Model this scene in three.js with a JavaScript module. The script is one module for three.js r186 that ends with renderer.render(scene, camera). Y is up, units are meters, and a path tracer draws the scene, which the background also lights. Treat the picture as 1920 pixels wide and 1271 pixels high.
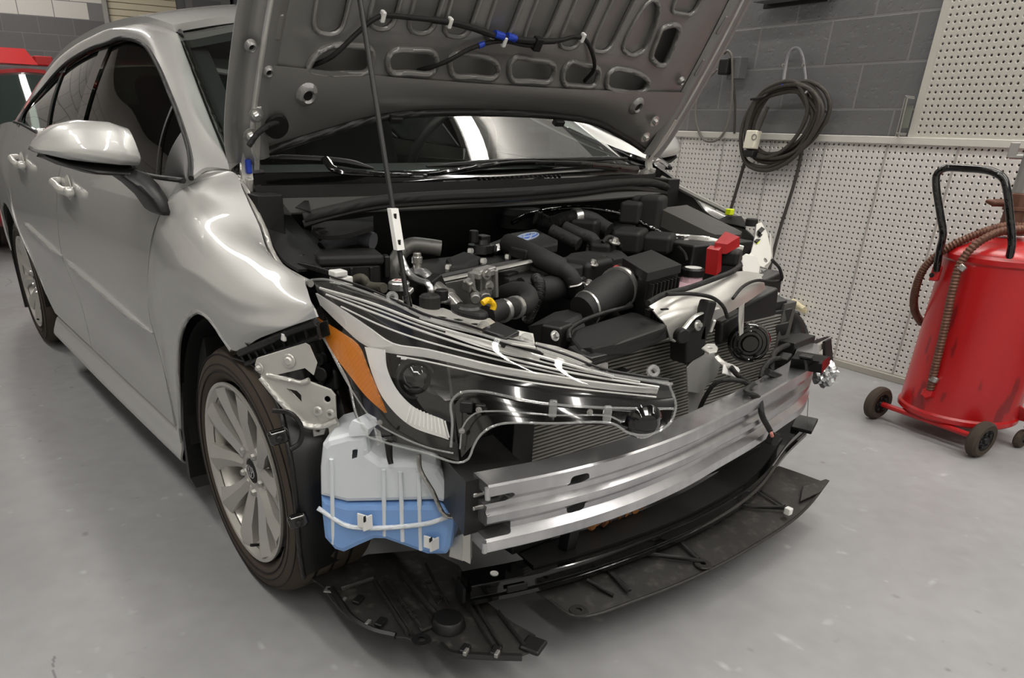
import * as THREE from 'three';
import { RoundedBoxGeometry } from 'three/addons/geometries/RoundedBoxGeometry.js';
import { mergeGeometries, mergeVertices, toCreasedNormals } from 'three/addons/utils/BufferGeometryUtils.js';
import { Brush, Evaluator, SUBTRACTION } from 'three-bvh-csg';
import { RectAreaLightUniformsLib } from 'three/addons/lights/RectAreaLightUniformsLib.js';

RectAreaLightUniformsLib.init();
const scene = new THREE.Scene();
scene.background = new THREE.Color(0x000000);
// camera: handheld phone, tilted down, frame cropped off centre (lens shift)
const camera = new THREE.PerspectiveCamera(66.54, 2142.06 / 1796.13, 0.05, 60);
camera.position.set(-1.4098, 1.0703, 1.5454);
camera.rotation.order = 'YXZ';
camera.rotation.set(-0.454, -0.6541, 0.0222);
camera.setViewOffset(2142.06, 1796.13, 222.06, 0, 1920, 1271);
scene.add(camera);
const renderer = new THREE.WebGLRenderer({ antialias: true });
renderer.toneMapping = THREE.LinearToneMapping;
renderer.toneMappingExposure = 1.25;
renderer.shadowMap.enabled = true;

// room frame: u runs along the right hand wall towards the front of the car, off is the distance from the panel face into the room
const RA = -0.0937, WX = 2.4479, WZ = -1.3806, sA = Math.sin(RA), cA = Math.cos(RA);
const rw = (u, y, off) => [WX + sA * u - cA * off, y, WZ + cA * u + sA * off];
const CEIL = 3.7;
// ---------- lamps: long fluorescent fittings under the ceiling
const lampSpots = [];
lampSpots.push([-1.3, 0.16], [1.4, 0.16], [4.1, 0.16], [2.4, 2.3], [4.9, 2.3], [-4.4, 2.9], [-1.0, 4.4], [2.2, 4.4], [5.0, 4.4], [-6.6, 2.9]);

// ---------- helpers
let seed = 7;
const rnd = () => { seed = (seed * 1664525 + 1013904223) >>> 0; return seed / 4294967296; };
const V = (a) => new THREE.Vector3(a[0], a[1], a[2]);
const lerp = (a, b, t) => a + (b - a) * t;
const used = {};
function numbered(n) { const k = used[n] = (used[n] ?? -1) + 1; return k ? n + '_' + String(k).padStart(3, '0') : n; }
function mesh(name, geo, mat, parent) {
  const m = new THREE.Mesh(geo, mat); m.name = name; m.castShadow = m.receiveShadow = true; parent.add(m); return m;
}
function thing(name, label, category, pos = [0, 0, 0], turn = 0, group) {
  const g = new THREE.Group(); g.name = numbered(name); g.position.set(...pos); g.rotation.y = turn;
  g.userData = { label, category }; if (group) g.userData.group = group; scene.add(g); return g;
}
function one(name, geo, mat, label, category, group) {
  const m = mesh(numbered(name), geo, mat, scene); m.userData = { label, category }; if (group) m.userData.group = group; return m;
}
function struct(name, geo, mat, label) {
  const m = geo ? mesh(name, geo, mat, scene) : new THREE.Group();
  if (!geo) { m.name = name; scene.add(m); }
  m.userData = { kind: 'structure', label, category: name.split('_')[0] }; return m;
}
function part(name, parent) { const g = new THREE.Group(); g.name = name; parent.add(g); return g; }
function flat(g) { // position, normal, uv only, not indexed
  g = g.index ? g.toNonIndexed() : g;
  for (const k of Object.keys(g.attributes)) if (!['position', 'normal', 'uv'].includes(k)) g.deleteAttribute(k);
  if (!g.attributes.normal) g.computeVertexNormals();
  if (!g.attributes.uv) g.setAttribute('uv', new THREE.BufferAttribute(new Float32Array(g.attributes.position.count * 2), 2));
  return g;
}
const mg = (...l) => mergeGeometries(l.flat().map(flat));
function boxG(c, s, rot = [0, 0, 0], b = 0.003) {
  const g = b > 0 ? new RoundedBoxGeometry(s[0], s[1], s[2], 2, Math.min(b, s[0] / 2.01, s[1] / 2.01, s[2] / 2.01)) : new THREE.BoxGeometry(...s);
  g.applyMatrix4(new THREE.Matrix4().makeRotationFromEuler(new THREE.Euler(...rot, 'YXZ'))); g.translate(...c); return g;
}
function quadsG(P, n, m, closeU, closeV, crease = 0.6) { // P(i,j) grid -> surface
  const pos = [], uv = [], idx = [];
  for (let j = 0; j <= m; j++) for (let i = 0; i <= n; i++) { const p = P(i, j); pos.push(p[0], p[1], p[2]); uv.push(i / n, j / m); }
  const w = n + 1;
  for (let j = 0; j < m; j++) for (let i = 0; i < n; i++) { const a = j * w + i, b = a + 1, c = a + w, d = c + 1; idx.push(a, b, d, a, d, c); }
  const g = new THREE.BufferGeometry();
  g.setAttribute('position', new THREE.Float32BufferAttribute(pos, 3)); g.setAttribute('uv', new THREE.Float32BufferAttribute(uv, 2)); g.setIndex(idx);
  if (!crease) { g.computeVertexNormals(); return g; }
  return toCreasedNormals(g, crease);
}
function shellG(P, n, m, t, side = 1) { // grid with thickness t behind it
  const g0 = quadsG(P, n, m, 0, 0, 0), N = g0.attributes.normal, w = n + 1;
  const Q = (i, j) => { const k = j * w + i, p = P(i, j); return [p[0] - side * t * N.getX(k), p[1] - side * t * N.getY(k), p[2] - side * t * N.getZ(k)]; };
  const rim = [];
  for (let i = 0; i <= n; i++) rim.push([i, 0]); for (let j = 1; j <= m; j++) rim.push([n, j]);
  for (let i = n - 1; i >= 0; i--) rim.push([i, m]); for (let j = m - 1; j >= 0; j--) rim.push([0, j]);
  const e = quadsG((a, b) => { const [i, j] = rim[a]; return b ? Q(i, j) : P(i, j); }, rim.length - 1, 1, 0, 0, 0.6);
  return mg(g0, quadsG((i, j) => Q(n - i, j), n, m, 0, 0, 0), e);
}
function poly3(pts, n, tension) { // resample 3D polyline by arc length through a smooth curve
  if (pts.length === 2) return Array.from({ length: n + 1 }, (_, i) => pts[0].map((v, k) => lerp(v, pts[1][k], i / n)));
  const c = new THREE.CatmullRomCurve3(pts.map(V), false, 'centripetal'); c.arcLengthDivisions = 400;
  return c.getSpacedPoints(n).map((p) => [p.x, p.y, p.z]);
}
function rowsFn(rows, n, m) { // smooth surface through rows of 3D points
  const R = rows.map((r) => poly3(r, n)), cols = [];
  for (let i = 0; i <= n; i++) cols.push(R.length === 2 ? poly3([R[0][i], R[1][i]], m) : new THREE.CatmullRomCurve3(R.map((r) => V(r[i])), false, 'centripetal').getPoints(m).map((p) => [p.x, p.y, p.z]));
  return (i, j) => cols[i][j];
}
function stationFn(rows, n, m) { // every row has the same stations
  const R = rows.map((r) => new THREE.CatmullRomCurve3(r.map(V), false, 'centripetal').getPoints(n)), cols = [];
  for (let i = 0; i <= n; i++) cols.push(new THREE.CatmullRomCurve3(R.map((r) => r[i]), false, 'centripetal').getPoints(m).map((p) => [p.x, p.y, p.z]));
  return (i, j) => cols[i][j];
}
const sheetG = (rows, n, m, t = 0.004, side = 1) => shellG(rowsFn(rows, n, m), n, m, t, side);
function sweepG(pts, r, n = 40, rad = 10, opt = {}) { // round tube through points; r number or function of 0..1
  const c = opt.line ? new THREE.CurvePath() : new THREE.CatmullRomCurve3(pts.map(V), !!opt.closed, 'centripetal');
  if (opt.line) for (let i = 1; i < pts.length; i++) c.add(new THREE.LineCurve3(V(pts[i - 1]), V(pts[i])));
  const f = c.computeFrenetFrames(n, !!opt.closed), R = typeof r === 'function' ? r : () => r, P = [];
  for (let j = 0; j <= n; j++) P.push(c.getPointAt(j / n));
  const g = quadsG((i, j) => {
    const a = -i / rad * Math.PI * 2, p = P[j], N = f.normals[j], B = f.binormals[j], q = R(j / n), x = Math.cos(a) * q, y = Math.sin(a) * q * (opt.flat ?? 1);
    return [p.x + N.x * x + B.x * y, p.y + N.y * x + B.y * y, p.z + N.z * x + B.z * y];
  }, rad, n, 0, 0, 0.9);
  if (opt.closed || opt.open) return g;
  const caps = [0, n].map((j) => {
    const p = P[j], N = f.normals[j], B = f.binormals[j], q = R(j / n), t = f.tangents[j], s = j ? 1 : -1;
    return quadsG((i, k) => { const a = -s * i / rad * Math.PI * 2, z = k ? 1 : 0, x = Math.cos(a) * q * (1 - z), y = Math.sin(a) * q * (1 - z) * (opt.flat ?? 1); return [p.x + N.x * x + B.x * y, p.y + N.y * x + B.y * y, p.z + N.z * x + B.z * y]; }, rad, 1, 0, 0, 0);
  });
  return mg(g, caps);
}
function basis(n) { const z = V(n).normalize(), x = new THREE.Vector3().crossVectors(Math.abs(z.y) > 0.9 ? new THREE.Vector3(1, 0, 0) : new THREE.Vector3(0, 1, 0), z).normalize(); return [x, new THREE.Vector3().crossVectors(z, x), z]; }
function plateG(pts, nrm, t, holes = [], bev = 0.002) { // plate: outline in 3D, extruded by t against nrm
  const nw = new THREE.Vector3(); pts.forEach((p, i) => { const q = pts[(i + 1) % pts.length]; nw.add(new THREE.Vector3().crossVectors(V(p), V(q))); }); if (nw.dot(V(nrm)) < 0) nw.negate();
  const [x, y, z] = basis(nw.toArray()), o = V(pts[0]), to2 = (p) => { const d = V(p).sub(o); return new THREE.Vector2(d.dot(x), d.dot(y)); };
  const s = new THREE.Shape(pts.map(to2)); for (const h of holes) s.holes.push(new THREE.Path(h.map(to2)));
  const g = new THREE.ExtrudeGeometry(s, { depth: Math.max(t - 2 * bev, 0.0004), bevelEnabled: bev > 0, bevelSize: bev, bevelThickness: bev, bevelSegments: 2, bevelOffset: -bev });
  g.translate(0, 0, bev - t); const m = new THREE.Matrix4().makeBasis(x, y, z); m.setPosition(o); g.applyMatrix4(m); return g;
}
function ring3(c, nrm, r, n = 14, ry) { const [x, y] = basis(nrm), o = []; for (let i = 0; i < n; i++) { const a = i / n * Math.PI * 2; o.push([0, 1, 2].map((k) => c[k] + x.getComponent(k) * Math.cos(a) * r + y.getComponent(k) * Math.sin(a) * (ry ?? r))); } return o; }
function latheG(prof, c, axis, seg = 32) { // profile [r, h] along axis
  const g = new THREE.LatheGeometry(prof.map((p) => new THREE.Vector2(p[0], p[1])), seg), [x, y, z] = basis(axis);
  const m = new THREE.Matrix4().makeBasis(x, z, y.negate()); m.setPosition(...c); const q = toCreasedNormals(g, 0.6); q.applyMatrix4(m); return q;
}
const cylG = (c, axis, r, h, seg = 20, b = 0.002) => latheG([[0, 0], [r - b, 0], [r, b], [r, h - b], [r - b, h], [0, h]], c, axis, seg);
function loftG(rings, caps = true, crease = 0.6) { // closed rings of equal count
  const n = rings[0].length, g = quadsG((i, j) => rings[j][i % n], n, rings.length - 1, 0, 0, crease);
  if (!caps) return g;
  const cap = (r, f) => { const c = [0, 1, 2].map((k) => r.reduce((s, p) => s + p[k], 0) / n); return quadsG((i, j) => (j ? c : r[(f ? n - i : i) % n]), n, 1, 0, 0, 0); };
  return mg(g, cap(rings[0], true), cap(rings[rings.length - 1], false));
}
const hexG = (c, axis, r, h) => latheG([[0, 0], [r, 0], [r, h * 0.7], [r * 0.75, h], [0, h]], c, axis, 6);
const boltG = (c, axis, r = 0.007) => { const a = V(axis).normalize(); return mg(latheG([[0, 0], [r * 1.7, 0], [r * 1.7, r * 0.3], [r, r * 0.35], [0, r * 0.35]], c, axis, 14), hexG([c[0] + a.x * r * 0.3, c[1] + a.y * r * 0.3, c[2] + a.z * r * 0.3], axis, r, r * 1.1)); };
function mirrorG(g) { const q = flat(g.clone()); q.scale(-1, 1, 1); const p = q.attributes.position, N = q.attributes.normal; for (let i = 0; i < p.count; i += 3) for (const A of [p, N, q.attributes.uv]) { const s = A.itemSize; for (let k = 0; k < s; k++) { const t = A.array[i * s + k]; A.array[i * s + k] = A.array[(i + 2) * s + k]; A.array[(i + 2) * s + k] = t; } } return q; }
const mirP = (a) => a.map((p) => [-p[0], p[1], p[2]]);
// noise textures
const hash = (x, y) => { let h = (x * 374761393 + y * 668265263) | 0; h = Math.imul(h ^ (h >>> 13), 1274126177); return ((h ^ (h >>> 16)) >>> 0) / 4294967296; };
function vn(x, y, per) { const X = Math.floor(x), Y = Math.floor(y), w = (i) => ((i % per) + per) % per; let fx = x - X, fy = y - Y; fx = fx * fx * (3 - 2 * fx); fy = fy * fy * (3 - 2 * fy); return lerp(lerp(hash(w(X), w(Y)), hash(w(X + 1), w(Y)), fx), lerp(hash(w(X), w(Y + 1)), hash(w(X + 1), w(Y + 1)), fx), fy); }
function fbm(u, v, f, o) { let s = 0, a = 0.5, t = 0; for (let i = 0; i < o; i++) { s += a * vn(u * f + i * 17, v * f + i * 31, f); t += a; a *= 0.5; f *= 2; } return s / t; }
function tex(size, fn, color = true) {
  const d = new Uint8Array(size * size * 4);
  for (let j = 0; j < size; j++) for (let i = 0; i < size; i++) { const c = fn(i / size, j / size), k = (j * size + i) * 4; for (let q = 0; q < 3; q++) d[k + q] = Math.max(0, Math.min(255, c.length ? c[q] : c)); d[k + 3] = 255; }
  const t = new THREE.DataTexture(d, size, size); t.wrapS = t.wrapT = THREE.RepeatWrapping; t.magFilter = THREE.LinearFilter; t.minFilter = THREE.LinearMipmapLinearFilter; t.generateMipmaps = true;
  if (color) t.colorSpace = THREE.SRGBColorSpace; t.needsUpdate = true; return t;
}
const std = (o) => new THREE.MeshStandardMaterial({ side: THREE.DoubleSide, ...o });
const phy = (o) => new THREE.MeshPhysicalMaterial({ side: THREE.DoubleSide, ...o });

// ---------- materials
const M = {
  paint: phy({ color: 0xb4b4b1, metalness: 0.35, roughness: 0.42, clearcoat: 1, clearcoatRoughness: 0.015 }),
  under: phy({ color: 0x8b8a88, metalness: 0.5, roughness: 0.4, clearcoat: 0.35, clearcoatRoughness: 0.25 }),
  silver: phy({ color: 0xc4c3bd, metalness: 0.45, roughness: 0.36, clearcoat: 0.5, clearcoatRoughness: 0.2 }),
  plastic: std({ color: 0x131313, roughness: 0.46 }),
  soft: std({ color: 0x1a1a1a, roughness: 0.7 }),
  gloss: phy({ color: 0x0a0a0a, roughness: 0.12, clearcoat: 0.6 }),
  black: std({ color: 0x070707, roughness: 0.6 }),
  rubber: std({ color: 0x161514, roughness: 0.75 }),
  tyre: std({ color: 0x40372e, roughness: 0.85 }),
  alu: std({ color: 0xc9cacb, metalness: 0.9, roughness: 0.32 }),
  cast: std({ color: 0xa09f9b, metalness: 0.75, roughness: 0.5 }),
  steel: std({ color: 0xb4b3ae, metalness: 0.9, roughness: 0.3 }),
  zinc: std({ color: 0xd8d8d4, metalness: 0.85, roughness: 0.3 }),
  chrome: std({ color: 0xe4e4e4, metalness: 1, roughness: 0.12 }),
  rim: phy({ color: 0xb9b7b0, metalness: 0.5, roughness: 0.38, clearcoat: 0.4, clearcoatRoughness: 0.2 }),
  glass: phy({ color: 0xe9f2ee, roughness: 0.02, transmission: 1, thickness: 0, ior: 1.5 }),
  tint: phy({ color: 0x55605b, roughness: 0.02, transmission: 1, thickness: 0, ior: 1.5 }),
  lens: phy({ color: 0xffffff, roughness: 0.03, transmission: 1, thickness: 0, ior: 1.5 }),
  white: std({ color: 0xe6e6e2, roughness: 0.45 }),
  blue: std({ color: 0x1d3fb0, roughness: 0.5 }),
  red: phy({ color: 0xc41a1e, roughness: 0.38, clearcoat: 0.5, clearcoatRoughness: 0.25 }),
  redPl: std({ color: 0x9d1518, roughness: 0.4 }),
  yellow: std({ color: 0xe8b90a, roughness: 0.45 }),
  lime: std({ color: 0xd6ea10, roughness: 0.5 }),
  copper: std({ color: 0x6a4a3c, metalness: 0.5, roughness: 0.5 }),
  cable: std({ color: 0x3d3934, roughness: 0.7 }),
  cabin: std({ color: 0x1e1e1e, roughness: 0.8 }),
  cream: std({ color: 0xd9d0ac, roughness: 0.5 }),
};
// ---------- floor, walls, ceiling
const floorTex = tex(1024, (u, v) => {
  let g = 146 + (fbm(u, v, 5, 5) - 0.5) * 20 + (fbm(u + 0.3, v, 96, 2) - 0.5) * 9;
  const s = fbm(u + 0.7, v + 0.2, 80, 3); if (s > 0.8) g += (s - 0.8) * 160; if (s < 0.17) g -= (0.17 - s) * 260;
  const r = Math.abs(fbm(u * 1 + 0.11, v, 7, 3) - 0.5); if (r < 0.0012 && fbm(u, v + 0.4, 9, 2) > 0.58) g -= 40;
  return [g, g * 1.004, g * 1.01];
});
floorTex.repeat.set(1 / 4, 1 / 4);
const rough = tex(256, (u, v) => 96 + fbm(u, v, 8, 4) * 80, false); rough.repeat.set(0.5, 0.5);
M.floor = phy({ map: floorTex, roughnessMap: rough, roughness: 0.85, specularIntensity: 0.6 });
function metreUV(g) { const p = g.attributes.position; g.setAttribute('uv', new THREE.Float32BufferAttribute(Array.from({ length: p.count * 2 }, (_, i) => i & 1 ? p.getZ(i >> 1) : p.getX(i >> 1)), 2)); return g; }
struct('floor', metreUV(boxG([-1.2, -0.06, -2.6], [12, 0.12, 18], [0, RA, 0], 0)), M.floor, 'grey painted concrete workshop floor with scuff marks');
const plasterTex = tex(256, (u, v) => 128 + (fbm(u, v, 16, 4) - 0.5) * 160 - (fbm(u + 0.5, v, 40, 2) > 0.74 ? 60 : 0), false);
const wallMat = (c) => std({ color: c, roughness: 0.72, bumpMap: plasterTex, bumpScale: 0.0025 });
M.wallDark = wallMat(0x676768); M.wallDark2 = wallMat(0x636364); M.wallLight = wallMat(0xd6d5d0); M.wallLight2 = wallMat(0xd1d0ca);
M.mortar = wallMat(0x787878);
function blockGeo(l, h, d) { const g = new RoundedBoxGeometry(l - 0.005, h - 0.005, d, 2, 0.004), p = g.attributes.position; g.setAttribute('uv', new THREE.Float32BufferAttribute(Array.from({ length: p.count * 2 }, (_, i) => (i & 1 ? p.getY(i >> 1) : p.getX(i >> 1)) * 1.6 + (p.getZ(i >> 1)) * 0.4), 2)); return g; }
const BL = 0.398, BH = 0.186, blkG = blockGeo(BL, BH, 0.05);
function blockWall(name, label, at, turn, s0, s1, y0, y1, split, shift = 0) { // blocks laid in a running bond in front of a solid core; at: corner on the floor, turn: heading of the wall's length
  const w = struct(name, null, null, label); w.position.set(...at); w.rotation.y = turn;
  mesh('core', boxG([(s0 + s1) / 2, CEIL / 2, -0.145], [s1 - s0, CEIL, 0.2], [0, 0, 0], 0), M.wallDark2, w);
  mesh('mortar', boxG([(s0 + s1) / 2, ((y1 ?? CEIL) + y0) / 2, -0.024], [s1 - s0, (y1 ?? CEIL) - y0, 0.044], [0, 0, 0], 0), M.mortar, w);
  const y1c = y1 ?? CEIL;
  if (y1c < CEIL) mesh('upper_wall', boxG([(s0 + s1) / 2, (CEIL + y1c) / 2, -0.03], [s1 - s0, CEIL - y1c, 0.05], [0, 0, 0], 0), M.wallLight, w);
  if (y0 > 0) mesh('lower_wall', boxG([(s0 + s1) / 2, y0 / 2, -0.03], [s1 - s0, y0, 0.05], [0, 0, 0], 0), M.wallDark, w);
  for (let r = 0, y = y0; y + BH <= y1c + 0.001; r++, y += BH) for (let s = s0 + (r & 1 ? BL / 2 : 0) + shift; s + BL <= s1 + 0.01; s += BL) {
    const m = mesh('block', blkG, y + BH / 2 > split ? (rnd() < 0.5 ? M.wallLight : M.wallLight2) : (rnd() < 0.5 ? M.wallDark : M.wallDark2), w); m.position.set(s + BL / 2, y + BH / 2, -0.027 + rnd() * 0.0015);
  }
  return w;
}
// right wall behind the perforated panels: joints measured at y = 1.165, 1.351, 1.537
blockWall('wall_right', 'dark grey painted block wall above the perforated panels', rw(-1.998, 0, -0.035), RA - Math.PI / 2, 0.0, 5.6, 0.979, 2.1, 9);
struct('wall_right_rear', boxG([(rw(-1.998, 0, -0.16)[0] + rw(-8.4, 0, -0.16)[0]) / 2, CEIL / 2, (rw(-1.998, 0, 0)[2] + rw(-8.4, 0, 0)[2]) / 2], [0.2, CEIL, 6.6], [0, RA, 0], 0), M.wallDark, 'dark grey wall beyond the raised bonnet');
struct('wall_right_front', boxG([(rw(3.602, 0, -0.16)[0] + rw(6.6, 0, -0.16)[0]) / 2, CEIL / 2, (rw(3.602, 0, 0)[2] + rw(6.6, 0, 0)[2]) / 2], [0.2, CEIL, 2.85], [0, RA, 0], 0), M.wallDark, 'dark grey wall near the oil drum');
const bw = rw(-8.4, 0, 6.2);
blockWall('wall_back', 'block wall, dark grey below and white above, behind the red car', bw, RA, 0, 4.62, 1.03, 3.08, 2.1);
const bw2 = rw(-8.4, 0, 0.72);
blockWall('wall_back_corner', 'white and grey wall beside the roller door', bw2, RA, 0, 0.72, 1.0, 3.2, 2.55);
struct('wall_back_lintel', boxG([0, 0, 0], [0.9, 1.0, 0.2], [0, 0, 0], 0), M.wallLight, 'white wall above the roller door').position.set(...rw(-8.5, 3.2, 1.15));
scene.getObjectByName('wall_back_lintel').rotation.y = RA;
blockWall('wall_left', 'block wall opposite, dark grey below and white above', rw(6.6, 0, 6.2), Math.PI / 2 + RA, 0, 15, 0.0, 2.6, 1.2);
struct('wall_front', boxG([0, CEIL / 2, 0], [6.6, CEIL, 0.2], [0, 0, 0], 0), M.wallLight, 'white wall at the front of the workshop').position.set(...rw(6.6, 0, 3.1));
scene.getObjectByName('wall_front').rotation.y = RA;
struct('ceiling', boxG([-1.2, CEIL + 0.06, -2.6], [12, 0.12, 18], [0, RA, 0], 0), std({ color: 0x565654, roughness: 0.9 }), 'dark grey workshop ceiling');
{ // roller door in the back wall
  const d = struct('door_1', null, null, 'cream roller shutter door in the back wall'); d.position.set(...rw(-8.46, 0, 1.6)); d.rotation.y = RA;
  const sm = std({ color: 0xcfc7ad, roughness: 0.5 }), sg = new RoundedBoxGeometry(0.9, 0.07, 0.03, 1, 0.008);
  for (let k = 0; k < 37; k++) mesh('slat', sg, sm, d).position.set(0.45, 0.04 + k * 0.074, 0);
  mesh('guide_rail', boxG([-0.02, 1.4, 0.03], [0.06, 2.8, 0.08]), M.cast, d);
  mesh('guide_rail', boxG([0.93, 1.4, 0.03], [0.1, 2.8, 0.08]), M.wallDark2, d);
}
for (const [u, off] of lampSpots) {
  const f = thing('ceiling_light', 'long white fluorescent ceiling light hanging above the workshop', 'light', rw(u, CEIL, off), RA, 'ceiling lights');
  mesh('housing', boxG([0, -0.05, 0], [0.22, 0.08, 2.4]), M.white, f);
  mesh('diffuser', boxG([0, -0.1, 0], [0.18, 0.03, 2.36], [0, 0, 0], 0.01), std({ color: 0xffffff, emissive: 0xfffaf4, emissiveIntensity: 6 }), f);
  const l = new THREE.RectAreaLight(0xfffaf4, 19, 0.2, 2.36); l.position.set(0, -0.125, 0); l.rotation.x = -Math.PI / 2; l.name = 'lamp_light'; l.castShadow = true; f.add(l);
}

// ---------- perforated panels on the right wall
const PITCH = 0.0254;
function pegG(nx, ny, mx, my0, my1) { // perforated sheet: punched holes with a pressed dimple; margins mx (sides), my0 (bottom), my1 (top)
  const pos = [], idx = [];
  const v = (x, y, z) => { pos.push(x, y, z); return pos.length / 3 - 1; };
  const quad = (a, b, c, d) => idx.push(a, b, c, a, c, d);
  const h = PITCH / 2;
  for (let j = 0; j < ny; j++) for (let i = 0; i < nx; i++) {
    const cx = mx + (i + 0.5) * PITCH, cy = my0 + (j + 0.5) * PITCH, S = [], A = [], B = [], C = [];
    for (let k = 0; k < 8; k++) {
      const a = k * Math.PI / 4, c = Math.cos(a), s = Math.sin(a), q = h / Math.max(Math.abs(c), Math.abs(s));
      S.push(v(cx + c * q, cy + s * q, 0)); A.push(v(cx + c * 0.0078, cy + s * 0.0078, 0)); B.push(v(cx + c * 0.0046, cy + s * 0.0046, -0.002)); C.push(v(cx + c * 0.0046, cy + s * 0.0046, -0.006));
    }
    for (let k = 0; k < 8; k++) { const n = (k + 1) % 8; quad(S[k], S[n], A[n], A[k]); quad(A[k], A[n], B[n], B[k]); quad(B[k], B[n], C[n], C[k]); }
  }
  const g = new THREE.BufferGeometry(); g.setAttribute('position', new THREE.Float32BufferAttribute(pos, 3)); g.setIndex(idx);
  const W = nx * PITCH + 2 * mx, H = ny * PITCH + my0 + my1, t = 0.012, L = [toCreasedNormals(g, 0.3)];
  const strip = (x0, x1, y0, y1) => { if (x1 - x0 > 0.0005 && y1 - y0 > 0.0005) L.push(boxG([(x0 + x1) / 2, (y0 + y1) / 2, -t / 2], [x1 - x0, y1 - y0, t], [0, 0, 0], 0.0015)); };
  strip(0, mx, 0, H); strip(W - mx, W, 0, H); strip(mx, W - mx, 0, my0); strip(mx, W - mx, H - my1, H);
  return mg(L);
}
M.peg = std({ color: 0xe0ded9, metalness: 0.2, roughness: 0.32 });
M.pegEdge = std({ color: 0xb4b2ad, metalness: 0.3, roughness: 0.4 });
{
  const g = pegG(12, 39, 0.0001, 0.004, 0.004), side = boxG([0, 0.5, -0.001], [0.0085, 0.992, 0.012], [0, 0, 0], 0.003);
  const wc = struct('trim_1', null, null, 'perforated silver panels lining the lower part of the wall'); wc.position.set(...rw(0, 0, 0)); wc.rotation.y = RA - Math.PI / 2;
  for (let k = -4; k < 8; k++) {
    const p = part('perforated_panel', wc); p.position.set(k * 0.3048, 0.032, 0);
    mesh('sheet', g, M.peg, p); mesh('edge_fold', side, M.pegEdge, p);
  }
  const bar = (name, y0, y1, d, mat) => mesh(name, boxG([2.4 - 1.4, (y0 + y1) / 2, d / 2 - 0.012], [4.9, y1 - y0, d + 0.02], [0, 0, 0], 0.003), mat, wc);
  bar('cap_rail', 1.0235, 1.054, 0.028, std({ color: 0xd0cec6, metalness: 0.2, roughness: 0.4 }));
  bar('base_rail', 0.0, 0.031, 0.02, std({ color: 0xb5b2a8, metalness: 0.4, roughness: 0.45 }));
  const up = thing('perforated_board', 'tall perforated pale board hung on the wall above the rail', 'panel', [0, 0, 0], RA - Math.PI / 2);
  const e = [2.314,1.068,-0.086]; up.position.set(e[0], 1.0545, e[2]);
  mesh('sheet', pegG(40, 36, 0.03, 0.006, 0.02), std({ color: 0xbab7af, metalness: 0.1, roughness: 0.42 }), up);
}
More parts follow.
